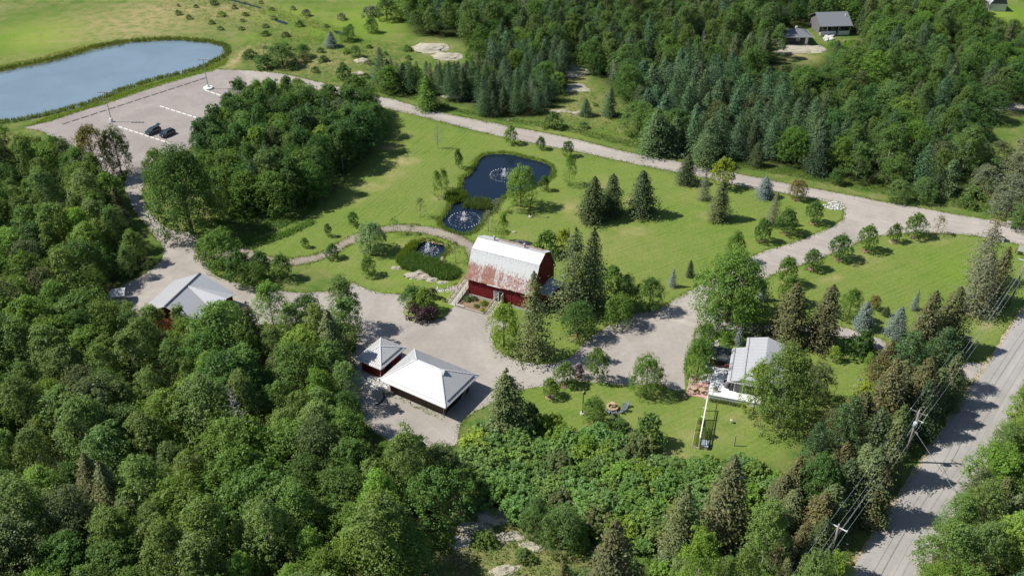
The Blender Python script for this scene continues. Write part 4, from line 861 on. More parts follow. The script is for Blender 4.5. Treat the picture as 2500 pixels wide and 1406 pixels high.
for i in range(11):
    q = HM @ Vector((0.5+i*0.55, -0.45, 0)); plant('bush', q.x, q.y, 0.6, 0.75, 'olive', 'low olive bush before the deck edge, %s from the patio' % ('first', 'second', 'third', 'fourth', 'fifth', 'sixth', 'seventh', 'eighth', 'ninth', 'tenth', 'eleventh')[i], 'low hedge before the deck', vr=0.2)
# arbour with lattice
ar = empty('arbour', D0, HA, 'long white arbour with lattice fence and climbing vines on the lawn', 'arbour')
y0, y1 = -12.7, -3.3
MB().bar((0, y0, 2.45), (0, y1, 2.45), 0.16, 0.1).obj('top_beam', M['white'], ar)
MB().bar((0, y0, 2.05), (0, y1+2.2, 2.05), 0.07, 0.09).bar((0, y0, 0.3), (0, y1-2.3, 0.3), 0.06, 0.08).obj('rail', M['white'], ar)
for y in (y0, y0+2.4, y0+4.8, y0+7.1, y1): MB().box(-0.08, y-0.08, 0, 0.08, y+0.08, 2.4).obj('post', M['white'], ar)
for y in (y1+0.05, y0+7.1, y0+4.8): MB().bar((-0.45, y, 2.56), (0.2, y, 2.56), 0.08, 0.1).obj('cross_piece', M['white'], ar)
n = 46
for i in range(n):
    y = y0+0.1+(7.0)*i/n; MB().box(-0.02, y, 0.3, 0.02, y+0.075, 2.05).obj('slat', M['white'], ar)
bd = empty('raised_bed', D0, HA, 'narrow timber edged bed of vines left of the arbour', 'garden bed')
MB().box(-1.05, y0, 0, -0.98, y1-2.5, 0.2).box(-0.98, y0, 0, -0.1, y0+0.07, 0.2).obj('kerb', M['greywood'], bd); MB().box(-0.97, y0+0.08, 0, -0.1, y1-2.5, 0.1).obj('soil', M['mulch'], bd)
for i in range(8):
    q = HM @ Vector((-0.55, y0+0.7+i*0.82, 0.05)); plant('bush', q.x, q.y, R.uniform(0.7, 1.3), 0.85, 'yellow' if i % 2 else 'lime', '%s pale leafy vine from the far end of the arbour bed' % ('first', 'second', 'third', 'fourth', 'fifth', 'sixth', 'seventh', 'eighth')[7-i], 'vines beside the arbour', vr=0.2)
cf = empty('cold_frame', HM @ Vector((0.9, y0+0.7, 0)), HA, 'low glazed cold frame at the near end of the arbour', 'cold frame'); MB().box(-0.5, -0.6, 0, 0.5, 0.6, 0.7).obj('box', M['greywood'], cf); MB().slab([(-0.55, -0.65, 0.72), (0.55, -0.65, 0.72), (0.55, 0.65, 0.95), (-0.55, 0.65, 0.95)], 0.04).obj('glass_lid', M['glasshouse'], cf)
q = HM @ Vector((1.0, y0+3.2, 0)); plant('young', q.x, q.y, 2.0, 1.2, 'bright', 'slim leafy sapling in the shade right of the arbour')
q = HM @ Vector((0.9, y0+1.8, 0)); plant('bush', q.x, q.y, 0.7, 1.2, 'maple', 'low leafy plant behind the cold frame')
pf = MB().box(-0.08, -0.08, 0, 0.08, 0.08, 2.3).obj('wooden_post', M['greywood'], loc=P(1792, 1088)); tag(pf, 'thin grey wooden post standing alone on the lawn', 'post')
bl_ = empty('birdbath', P(1785, 1032), 0, 'small pale birdbath on the lawn right of the arbour', 'birdbath'); MB().lathe([(0.18, 0), (0.1, 0.1), (0.08, 0.5)], 10).obj('pedestal', M['greywood'], bl_, True); MB().lathe([(0.1, 0.5), (0.25, 0.62), (0.26, 0.66), (0.05, 0.62)], 12).obj('bowl', M['whitestone'], bl_, True)

# ------------------------------------------------------------------ stone fountain and chairs
fo = empty('stone_fountain', P(1495, 997), 0, 'round tan stone basin with a small upper bowl on the lawn', 'fountain')
for k in range(12):
    a0, a1 = k*math.pi/6+0.02, (k+1)*math.pi/6-0.02
    for z0, z1, ro in ((0, 0.27, 0.95), (0.28, 0.52, 1.0)):
        pts = [(0.68*math.cos(a), 0.68*math.sin(a)) for a in (a0, a1)]+[(ro*math.cos(a), ro*math.sin(a)) for a in (a1, a0)]
        MB().add([(x, y, z0) for x, y in pts]+[(x, y, z1) for x, y in pts], [(3, 2, 1, 0), (4, 5, 6, 7), (0, 1, 5, 4), (1, 2, 6, 5), (2, 3, 7, 6), (3, 0, 4, 7)]).obj('block', M['tan'], fo)
MB().lathe([(0.66, 0.2), (0.01, 0.21)], 20).obj('basin_floor', M['mulch'], fo); MB().lathe([(0.2, 0.2), (0.1, 0.4), (0.1, 0.95), (0.38, 1.1), (0.42, 1.15), (0.34, 1.15), (0.02, 1.08)], 16, (0, 0.1, 0)).obj('bowl', M['tan'], fo, True)
def chair():
    c = empty('garden_chair', (0, 0, 0), 0)
    for k in range(5): MB().box(-0.3+k*0.125, -0.05, 0.33, -0.3+k*0.125+0.105, 0.0, 0.36).mesh
    for k in range(5):
        x = -0.3+k*0.123; MB().slab([(x, -0.28, 0.38), (x+0.105, -0.28, 0.38), (x+0.105, 0.28, 0.30), (x, 0.28, 0.30)], 0.025).obj('seat_slat', M['chair'], c)
        MB().slab([(x, 0.26, 0.32), (x+0.105, 0.26, 0.32), (x+0.105, 0.66, 0.98), (x, 0.66, 0.98)], 0.025).obj('back_slat', M['chair'], c)
    for s in (-1, 1):
        MB().box(s*0.38-0.06, -0.35, 0.55, s*0.38+0.06, 0.42, 0.585).obj('armrest', M['chair'], c); MB().box(s*0.36-0.03, -0.32, 0, s*0.36+0.03, -0.24, 0.55).obj('leg', M['chair'], c); MB().bar((s*0.36, 0.0, 0.33), (s*0.36, 0.62, 0.02), 0.05, 0.1).obj('leg', M['chair'], c)
    return c
fc = P(1495, 997); ch0 = chair()
CHS = [(1484, 1008, 'grey blue slatted chair nearest the lamp post left of the fountain group'), (1499, 1012, 'grey blue slatted chair directly below the stone fountain'), (1515, 1007, 'small grey blue chair lying low between two others'), (1522, 1002, 'grey blue slatted chair right of the stone fountain, nearer one'), (1526, 993, 'grey blue slatted chair right of the stone fountain, farther one')]
for i, (x, y, lbl) in enumerate(CHS):
    c = ch0 if i == 0 else copy_tree(ch0); q = P(x, y); c.location = q; c.rotation_euler = (0, 0, math.atan2(q.y-fc.y, q.x-fc.x)-math.pi/2); tag(c, lbl, 'chair', 'chairs round the stone fountain')
    if i == 2: c.scale = (0.75, 0.75, 0.6)

# ------------------------------------------------------------------ lamps, posts, signs
def garden_lamp(x, y, label, h=4.3):
    e = empty('lamp_post', P(x, y), 0, label, 'lamp post', 'black lamp posts on the lawns'); MB().lathe([(0.42, 0), (0.4, 0.3), (0.1, 0.34)], 16).obj('base', M['concrete'], e); MB().tube([(0, 0, 0.3), (0, 0, 0.7), (0, 0, h)], [0.16, 0.09, 0.07], 8).obj('pole', M['black'], e)
    MB().lathe([(0.1, 0), (0.24, 0.1), (0.2, 0.45), (0.05, 0.5)], 10, (0.15, 0, h-0.05)).obj('lantern', M['black'], e, True); MB().lathe([(0.14, 0), (0.16, 0.08), (0.05, 0.1)], 10, (0.02, 0.1, h+0.3)).obj('lens', M['lampglass'], e)
garden_lamp(1422, 1010, 'black lamp post with white base left of the stone fountain')
garden_lamp(1295, 530, 'black lamp post with white base below the pond maple')
def lot_lamp(x, y, h, label, big):
    e = empty('car_park_lamp', P(x, y), 0, label, 'lamp post', 'tall lamps in the car park')
    MB().lathe([(0.45, 0), (0.42, 0.9), (0.3, 1.1), (0.05, 1.12)], 14).obj('base', M['white'], e)
    if big: MB().lathe([(1.35, 0), (1.35, 0.45), (1.1, 0.55), (0.5, 0.6)], 24).obj('plinth', M['white'], e)
    MB().tube([(0, 0, 1), (0, 0, h)], [0.13, 0.08], 8).obj('pole', M['metalgrey'], e); MB().bar((-1.6, 0, h), (1.6, 0, h), 0.1).obj('crossbar', M['metalgrey'], e)
    for k in range(4): MB().box(-1.6+k*0.9, -0.4, h+0.05, -1.6+k*0.9+0.6, 0.3, h+0.2).obj('floodlight', M['metalgrey'], e)
lot_lamp(509, 217, 8.6, 'tall floodlight mast on a wide white round plinth', True)
lot_lamp(273, 298, 8.4, 'tall floodlight mast with small white base near the reddish tree', False)
def sign(x, y, w_, h_, zb, rz, label, mat='white', posts=M['greywood']):
    e = empty('sign', P(x, y), rz, label, 'sign'); MB().box(-w_/2, -0.05, zb, w_/2, 0.05, zb+h_).obj('board', M[mat], e)
    for s in (-1, 1): MB().box(s*(w_/2+0.05)-0.06, 0.06, 0, s*(w_/2+0.05)+0.06, 0.18, zb+h_+0.2).obj('post', posts, e)
    if w_ > 1: MB().box(-w_/2-0.2, 0.0, zb+h_+0.05, w_/2+0.35, 0.2, zb+h_+0.18).obj('top_rail', M['tanwood'], e)
    return e
sign(2350, 845, 1.9, 1.35, 0.8, math.radians(-32), 'white notice board with its back turned by the purple bush')
sign(2497, 625, 2.4, 1.3, 1.0, math.radians(-20), 'large white board on posts at the right edge')
for x, y, lbl in ((1240, 303, 'tiny white sign on a thin pole at the drive edge by the upper trees'), (1665, 388, 'tiny white marker beside the drive near the spruces'), (2209, 492, 'small white sign in the verge above the drive fork')): sign(x, y, 0.4, 0.45, 0.9, 0, lbl)
for x, y, side, lbl, f0 in ((2461, 556, 0, 'square stone gate pillar on the far side of the drive', (2416, 545)), (2445, 588, 1, 'square stone gate pillar on the near side of the drive', (2412, 577))):
    e = empty('gate_pillar', P(x, y), bang, lbl, 'pillar', 'stone gate pillars')
    for k in range(4):
        for a in range(2): MB().box(-0.45+a*0.46, -0.45, 0.02+k*0.33, -0.45+a*0.46+0.44, 0.45, 0.02+k*0.33+0.31+0.0).obj('stone', M['whitestone'] if (k+a) % 2 else M['stone'], e)
    MB().box(-0.55, -0.55, 1.34, 0.55, 0.55, 1.46).obj('cap', M['stone'], e)
    q = P(*f0); pq = P(x, y); f = empty('rail_fence', q, math.atan2(pq.y-q.y, pq.x-q.x), 'timber rail fence running up to the %s stone pillar' % ('far', 'near')[side], 'fence', 'rail fences at the gate'); L_ = (pq-q).length-0.6
    for k, z_ in enumerate((1.1, 0.35)): MB().bar((0, 0, z_), (L_, 0, z_), 0.1, 0.14).obj('rail', M['tanwood'] if side == 0 else M['polewood'], f)
    MB().bar((L_*0.55, 0, 1.05), (L_, 0, 0.4), 0.08, 0.12).obj('brace', M['polewood'], f)
    for k in range(3): MB().box(k*L_/2-0.07, -0.07, 0, k*L_/2+0.07, 0.07, 1.25).obj('post', M['polewood'], f)
    plant('bush', pq.x+0.2, pq.y+0.9, 1.3, 1.2, 'greybush', 'grey bush growing behind the %s stone pillar' % ('far', 'near')[side])
# utility poles and cables
PA = P(2048, 1281, 10.6); PA.z = 0; PB = P(2245, 1002, 10.6); PB.z = 0; pd = (PB-PA).normalized(); pn = Vector((pd.y, -pd.x, 0)); SPN = (PB-PA).length
PC = PB+pd*SPN*1.9; PD = PA-pd*SPN*1.2
def upole(b, lbl, arm, hgt=10.6, transf=False):
    e = empty('utility_pole', b, math.atan2(pn.y, pn.x), lbl, 'utility pole', 'wooden utility poles along the road'); MB().tube([(0, 0, -0.5), (0, 0, hgt)], [0.2, 0.13], 10).obj('pole', M['polewood'], e, True)
    if arm: MB().bar((-1.25, 0, hgt-0.4), (1.25, 0, hgt-0.4), 0.12, 0.14).obj('crossarm', M['gutter'], e)
    MB().bar((-0.6, 0.08, hgt-0.45), (0, 0.08, hgt-1.1), 0.05).bar((0.6, 0.08, hgt-0.45), (0, 0.08, hgt-1.1), 0.05).obj('brace', M['metalgrey'], e)
    for x in (-1.2, 0, 1.2): MB().lathe([(0.05, 0), (0.09, 0.08), (0.05, 0.2)], 8, (x, 0, hgt-0.33 if x else hgt)).obj('insulator', M['gutter'], e)
    if transf:
        MB().lathe([(0.05, 0), (0.32, 0.05), (0.32, 0.95), (0.2, 1.05)], 14, (0.1, -0.5, hgt-2.9)).obj('transformer', M['transf'], e, True)
        MB().bar((0, 0, hgt-1.8), (0.9, 0, hgt-1.8), 0.07).lathe([(0.03, -0.1), (0.14, 0), (0.14, 0.15)], 8, (0.9, 0, hgt-1.95)).obj('cutout', M['gutter'], e)
        MB().bar((0, 0, hgt-4.1), (0.7, 0, hgt-4.1), 0.06).bar((0.7, 0, hgt-4.1), (0.7, 0, hgt-4.5), 0.08).obj('bracket', M['gutter'], e)
        MB().bar((-1.1, 0, hgt-0.4), (1.1, 0, hgt-0.4), 0.09, 0.09).obj('crossarm', M['metalgrey'], e)
upole(PA, 'wooden utility pole with a long pale crossarm at the lower right', True); upole(PB, 'wooden utility pole carrying a grey transformer beside the tall conifers', False, transf=True)
upole(PC, 'distant wooden utility pole past the right edge', True); upole(PD, 'wooden utility pole below the bottom edge', True)
for k, (o, z_, lbl) in enumerate(((-1.2, 10.45, 'left overhead power cable on the crossarms'), (0, 10.75, 'top overhead power cable over the pole heads'), (1.2, 10.45, 'right overhead power cable nearest the road'), (0.16, 8.6, 'lower overhead cable below the transformer'), (-0.16, 7.6, 'lowest overhead cable on the poles'))):
    m_ = MB()
    for a, b in ((PD, PA), (PA, PB), (PB, PC)):
        pts = []; Lg = (b-a).length
        for i in range(17): t = i/16; pts.append(a.lerp(b, t)+pn*o+Vector((0, 0, z_-4*Lg*0.018*t*(1-t))))
        m_.tube(pts, 0.016 if k < 3 else 0.02, 5, False)
    tag(m_.obj('power_cable', M['wire']), lbl, 'cable', 'overhead cables')
gwp = MB().tube([PB+Vector((0.2, 0, 6.6)), PB+pn*10+Vector((0, 0, 0.2))+pd*-3], 0.03, 5).obj('guy_wire', M['wire']); tag(gwp, 'thin guy wire from the transformer pole down across the road', 'cable')

# ------------------------------------------------------------------ car park: sleepers, cars
pa, pbk = P(150, 305), P(505, 190); d_ = (pbk-pa); n = 17; an = math.atan2(d_.y, d_.x)
ORD = ['first', 'second', 'third', 'fourth', 'fifth', 'sixth', 'seventh', 'eighth', 'ninth', 'tenth', 'eleventh', 'twelfth', 'thirteenth', 'fourteenth', 'fifteenth', 'sixteenth', 'seventeenth']
s0 = empty('bay_marker', (0, 0, 0), an); 
MB().box(-1.05, -0.28, 0.04, 1.05, 0.28, 0.12).obj('frame', M['sleeper'], s0); MB().box(-0.95, -0.14, 0.121, 0.95, 0.14, 0.135).obj('top_board', M['sleepertop'], s0)
for i in range(n):
    c = s0 if i == 0 else copy_tree(s0); c.location = pa+d_*((i+0.5)/n); tag(c, '%s dark bay marker from the left in the row along the pond' % ORD[i], 'bay marker', 'dark bay markers along the pond side')
for (a, b, n, row) in (((390, 260), (512, 299), 9, 'middle'), ((289, 310), (418, 352), 10, 'long'), ((500, 221), (540, 235), 3, 'lamp'), ((184, 361), (256, 394), 5, 'left')):
    A_, B_ = P(*a), P(*b); d_ = B_-A_; an2 = math.atan2(d_.y, d_.x); wl = d_.length/n
    me = MB().add([(-wl/2+.2, -.13, .04), (wl/2-.2, -.13, .04), (wl/2-.2, .13, .04), (-wl/2+.2, .13, .04), (-wl/2+.2, -.09, .2), (wl/2-.2, -.09, .2), (wl/2-.2, .09, .2), (-wl/2+.2, .09, .2)], [(0,3,2,1),(4,5,6,7),(0,1,5,4),(1,2,6,5),(2,3,7,6),(3,0,4,7)]).mesh('wheel_stop', M['white'])
    for i in range(n):
        o = link('wheel_stop', me, None, A_+d_*((i+0.5)/n), (0, 0, an2)); tag(o, '%s white wheel stop from the pond end of the %s row' % (ORD[i], {'middle': 'shorter middle', 'long': 'long row before the cars,', 'lamp': 'short plinth', 'left': 'tree covered left'}[row]), 'wheel stop', 'white concrete wheel stops')
def car(x, y, rz, paint, label, hatch=False):
    e = empty('parked_car', P(x, y), rz, label, 'car', 'cars in the gravel car park'); e.location.z = 0.04
    pr = [(-2.1, 0.35), (-2.15, 0.7), (-2.0, 0.95), (-1.1, 1.05), (1.95, 1.1), (2.1, 0.8), (2.1, 0.38)]; hw = 0.86
    m_ = MB(); n_ = len(pr)
    for s, k in ((-hw, 0), (-hw*0.98, 1), (hw*0.98, 1), (hw, 0)): pass
    secs = [(-hw, 0.96), (-hw*0.9, 1.0), (hw*0.9, 1.0), (hw, 0.96)]; vs = []
    for yy, f in secs: vs += [(px*f, yy, 0.35+(pz-0.35)*f*(0.93 if abs(yy) == hw else 1)) for px, pz in pr]
    fs = [tuple(range(n_))[::-1], tuple(range(3*n_, 4*n_))]
    for a in range(3):
        for i in range(n_): fs.append((a*n_+i, a*n_+(i+1) % n_, (a+1)*n_+(i+1) % n_, (a+1)*n_+i))
    m_.add(vs, fs); m_.obj('body', M[paint], e)
    b0 = [(-1.15, 1.04), (1.9, 1.09)]; t0 = [(-0.35, 1.45), (1.55, 1.47)]
    cb = MB(); w0, w1 = 0.79, 0.62
    vs = [(b0[0][0], -w0, 1.03), (b0[1][0], -w0, 1.08), (b0[1][0], w0, 1.08), (b0[0][0], w0, 1.03), (t0[0][0], -w1, 1.46), (t0[1][0], -w1, 1.47), (t0[1][0], w1, 1.47), (t0[0][0], w1, 1.46)]
    cb.add(vs, [(4, 5, 6, 7), (0, 1, 5, 4), (1, 2, 6, 5), (2, 3, 7, 6), (3, 0, 4, 7)]); cb.obj('windows', M['glass'], e)
    MB().slab([(t0[0][0]-.04, -w1-.02, 1.49), (t0[1][0]+.04, -w1-.02, 1.5), (t0[1][0]+.04, w1+.02, 1.5), (t0[0][0]-.04, w1+.02, 1.49)], 0.04).obj('roof', M[paint], e)
    m_ = MB()
    for s in (-1, 1):
        for (xa, xb) in ((b0[0][0], t0[0][0]), (0.5, 0.5), (b0[1][0], t0[1][0])): m_.bar((xa, s*(w0+.005), 1.05), (xb, s*(w1+.01), 1.48), 0.07, 0.05)
    m_.obj('pillars', M[paint], e)
    for xx in (-1.35, 1.3):
        for s in (-1, 1):
            wv_ = MB().tube([(xx, s*0.68, 0.31), (xx, s*0.89, 0.31)], 0.31, 16).obj('wheel', M['tyre'], e); MB().tube([(xx, s*0.885, 0.31), (xx, s*0.9, 0.31)], 0.19, 12).obj('rim', M['rim'], wv_)
    for s in (-1, 1): MB().box(-2.13, s*0.6-0.16, 0.66, -1.98, s*0.6+0.16, 0.82).obj('headlight', M['lampglass'], e); MB().box(2.02, s*0.62-0.12, 0.72, 2.11, s*0.62+0.12, 0.98).obj('taillight', M['taillight'], e); MB().box(-0.9, s*0.93-0.08, 1.02, -0.75, s*0.93+0.08, 1.14).obj('mirror', M[paint], e)
    if hatch: MB().slab([(1.5, -0.6, 1.5), (2.35, -0.6, 1.85), (2.35, 0.6, 1.85), (1.5, 0.6, 1.5)], 0.06).obj('open_tailgate', M[paint], e)
ca = math.atan2(P(415, 350).y-P(275, 305).y, P(415, 350).x-P(275, 305).x)+math.pi/2
car(375, 325, ca, 'carteal', 'smaller dark teal hatchback with its tailgate raised', True); car(410, 331, ca, 'carblue', 'dark blue estate car parked right of the open hatchback')

# ------------------------------------------------------------------ far buildings
q1 = lambda x, y, h=0: P(1860+x/10, 20+y/10, h)
a, b = q1(570, 900), q1(1160, 900); fg = empty('garage', a, 0, 'charcoal garage with grey roof beside the far bungalow', 'garage'); L_ = (b-a).length; W = 6.2
MB().box(0, 0, 0.2, L_, 0.15, 2.7).obj('wall', M['charcoal'], fg); MB().box(0, W, 0.2, L_, W+.15, 2.7).obj('wall', M['charcoal'], fg); MB().box(0, 0.15, 0.2, 0.15, W, 2.7).obj('side_wall', M['greysiding'], fg); MB().box(L_-.15, .15, .2, L_, W, 2.7).obj('side_wall', M['greysiding'], fg); MB().box(-.05, -.05, -.1, L_+.05, W+.2, 0.2).obj('foundation', M['concrete'], fg)
o = 0.5; c4 = [(-o, -o, 2.7), (L_+o, -o, 2.7), (L_+o, W+o+.15, 2.7), (-o, W+o+.15, 2.7)]; r0, r1 = (3.0, W/2, 4.3), (L_-3.0, W/2, 4.3)
for f in ([c4[0], c4[1], r1, r0], [c4[1], c4[2], r1], [c4[2], c4[3], r0, r1], [c4[3], c4[0], r0]): MB().slab(f, 0.08, (0, 0, -0.12)).obj('roof_slope', M['shingle'], fg)
g_ = MB(); [g_.bar(Vector(c4[i])+Vector((0, 0, -.1)), Vector(c4[(i+1) % 4])+Vector((0, 0, -.1)), 0.1, 0.16) for i in range(4)]; g_.obj('fascia', M['gutter'], fg)
MB().box(L_-1.6, -.06, 0.2, L_-0.7, -.005, 2.3).obj('door', M['white'], fg); wf = MB().box(3.3, -.06, 1.4, 4.4, -.005, 2.2).obj('window', M['white'], fg); MB().box(3.42, -.075, 1.5, 3.82, -.062, 2.0).box(3.88, -.075, 1.5, 4.28, -.062, 2.0).obj('pane', M['glass'], wf)
MB().box(L_/2-.5, W/2, 4.2, L_/2+.1, W/2+.5, 4.9).obj('vent', M['white'], fg)
a, b = q1(1430, 690), q1(2120, 670); ba_ = math.atan2(b.y-a.y, b.x-a.x); bu = empty('bungalow', a, ba_, 'grey roofed bungalow with a pale veranda in the far wood', 'house'); L_ = (b-a).length
MB().box(0, 1.8, 0, L_, 2.0, 3.4).obj('front_wall', M['charcoal'], bu)
for x in (-0.01, L_-.14): MB().add([(x, 1.8, 0), (x, 10.4, 0), (x, 10.4, 3.4), (x, 6.0, 5.7), (x, 1.8, 3.6), (x+.15, 1.8, 0), (x+.15, 10.4, 0), (x+.15, 10.4, 3.4), (x+.15, 6.0, 5.7), (x+.15, 1.8, 3.6)], [(0, 1, 2, 3, 4), (9, 8, 7, 6, 5), (0, 5, 6, 1), (1, 6, 7, 2), (2, 7, 8, 3), (3, 8, 9, 4), (4, 9, 5, 0)]).obj('gable_wall', M['greysiding'], bu)
MB().slab([(-.7, -.4, 3.3), (L_+.7, -.4, 3.3), (L_+.7, 6, 6.0), (-.7, 6, 6.0)], .1, (0, 0, -.15)).obj('roof_slope', M['shingle'], bu); MB().slab([(-.7, 11.2, 3.3), (L_+.7, 11.2, 3.3), (L_+.7, 6, 6.0), (-.7, 6, 6.0)], .1, (0, 0, -.15)).obj('roof_slope', M['shingle'], bu)
MB().box(0, 0, 0.1, L_, 1.78, 0.7).obj('veranda_floor', M['greywood'], bu); MB().box(0, -.06, 0.1, L_*.52, 0, 1.6).box(L_*.62, -.06, 0.1, L_, 0, 1.6).obj('veranda_rail', M['gutter'], bu)
for k in range(6): MB().box(k*L_/5-.06, -.02, .7, k*L_/5+.06, .1, 3.2).obj('post', M['white'] if k % 2 else M['charcoal'], bu)
for k in range(3):
    wf = MB().box(1+k*3, 1.74, 1.4, 2.6+k*3, 1.795, 2.7).obj('window', M['white'], bu); MB().box(1.1+k*3, 1.72, 1.5, 2.5+k*3, 1.738, 2.6).obj('pane', M['glass'], wf)
MB().lathe([(0.15, 0), (0.15, .8)], 8, (L_-.6, 4.0, 5.0)).obj('chimney_pipe', M['white'], bu)
wq = lambda x, y: P(2380+x/12.13, y/12.13)
a, b = wq(400, 340), wq(830, 350); fb_ = empty('small_barn', a, math.atan2(b.y-a.y, b.x-a.x), 'small dark gambrel barn with white lower wall in the far field', 'barn'); W = (b-a).length+0.8
pf_ = [(0, 2.6), (0.0, 2.6), (W*.18, 4.6), (W/2, 5.9), (W*.82, 4.6), (W, 2.6)]
MB().box(0, 0, 0, W, .15, 2.6).obj('lower_wall', M['white'], fb_); MB().add([(x, 0.0, z) for x, z in pf_[1:]]+[(x, .15, z) for x, z in pf_[1:]], [(0, 4, 3, 2, 1), (5, 6, 7, 8, 9), (0, 1, 6, 5), (1, 2, 7, 6), (2, 3, 8, 7), (3, 4, 9, 8), (4, 0, 5, 9)]).obj('gable', M['greysiding'], fb_)
MB().box(W-.15, .15, 0, W, 8, 2.6).obj('side_wall', M['greysiding'], fb_); MB().box(0, .15, 0, .15, 8, 2.6).obj('side_wall', M['greysiding'], fb_)
pr2 = [(-.2, 2.4), (W*.18, 4.7), (W/2, 6.0), (W*.82, 4.7), (W+.2, 2.4)]
for i in range(4): MB().slab([(pr2[i][0], -.3, pr2[i][1]), (pr2[i+1][0], -.3, pr2[i+1][1]), (pr2[i+1][0], 8.2, pr2[i+1][1]), (pr2[i][0], 8.2, pr2[i][1])], .08).obj('roof_slope', M['greyroof'], fb_)

# ------------------------------------------------------------------ fountains in the ponds
def pond_fountain(x, y, r, h, label, jets=5, ring=28):
    e = empty('pond_fountain', P(x, y, -0.42), 0, label, 'fountain', 'water fountains in the ponds'); rr = random.Random(x)
    MB().lathe([(0.3, -0.2), (0.35, 0.05), (0.1, 0.12)], 12).obj('float', M['black'], e)
    def drops(pts, s0, name, n):
        m_ = MB()
        for i in range(n):
            p = pts(i/n); s = s0*rr.uniform(.5, 1.3); d = Vector((rr.uniform(-1, 1), rr.uniform(-1, 1), rr.uniform(-1, 1))).normalized(); a = d.orthogonal().normalized()*s; b = d.cross(a)
            m_.add([p+a, p+b, p-a, p-b, p+d*s, p-d*s], [(0, 1, 4), (1, 2, 4), (2, 3, 4), (3, 0, 4), (1, 0, 5), (2, 1, 5), (3, 2, 5), (0, 3, 5)])
        tag(m_.obj(name, M['spray'], e), kind='stuff')
    for j in range(jets):
        a = j*2*math.pi/jets+.4; rad = 0.5 if j else 0.02; hh = h*(1 if j == 0 else rr.uniform(.8, .95))
        def f(t, a=a, rad=rad, hh=hh):
            x = t*2-1; return Vector((math.cos(a)*rad*(t)*1.3+rr.gauss(0, .05), math.sin(a)*rad*t*1.3+rr.gauss(0, .05), hh*(1-x*x)+rr.gauss(0, .04)))
        drops(f, 0.05, 'water_jet', 70)
    def cr(t):
        a = rr.uniform(0, 6.28); q = rr.uniform(0.2, 1.0); return Vector((math.cos(a)*q, math.sin(a)*q, 0.05+0.35*math.sin(q*3)*rr.random()))
    drops(cr, 0.07, 'splash', 120)
    for j in range(ring):
        a = j*2*math.pi/ring; c, s = math.cos(a), math.sin(a); l = rr.uniform(.3, .5); w_ = 0.07; z_ = 0.05
        for k in range(1):
            p0 = Vector((c*(r-l), s*(r-l), z_)); p1 = Vector((c*r, s*r, z_)); t = Vector((-s, c, 0))*w_
            MB().add([p0, (p0+p1)/2+t, p1, (p0+p1)/2-t, (p0+p1)/2+Vector((0, 0, 0.14))], [(0, 4, 1), (1, 4, 2), (2, 4, 3), (3, 4, 0), (3, 2, 1, 0)]).obj('splash_streak', M['spray'], e)
    m_ = MB()
    for j in range(70):
        a = rr.uniform(0, 6.28); q = rr.uniform(.9, r*1.05); l = rr.uniform(.08, .25); c, s = math.cos(a), math.sin(a); p = Vector((c*q, s*q, 0.02)); t = Vector((-s, c, 0))*.018; m_.add([p-Vector((c, s, 0))*l+t, p+Vector((c, s, 0))*l+t, p+Vector((c, s, 0))*l-t, p-Vector((c, s, 0))*l-t], [(0, 1, 2, 3)])
    tag(m_.obj('ripple_flecks', M['spray'], e), kind='stuff')
pond_fountain(1232, 428, 3.7, 1.8, 'fountain in the upper pond partly behind the bright maple')
pond_fountain(1134, 537, 3.7, 2.1, 'fountain with a full ring of splashes in the lower pond', 6, 30)
pond_fountain(1046, 613, 2.3, 2.2, 'fountain in the small pond beside the reed bed', 5, 16)

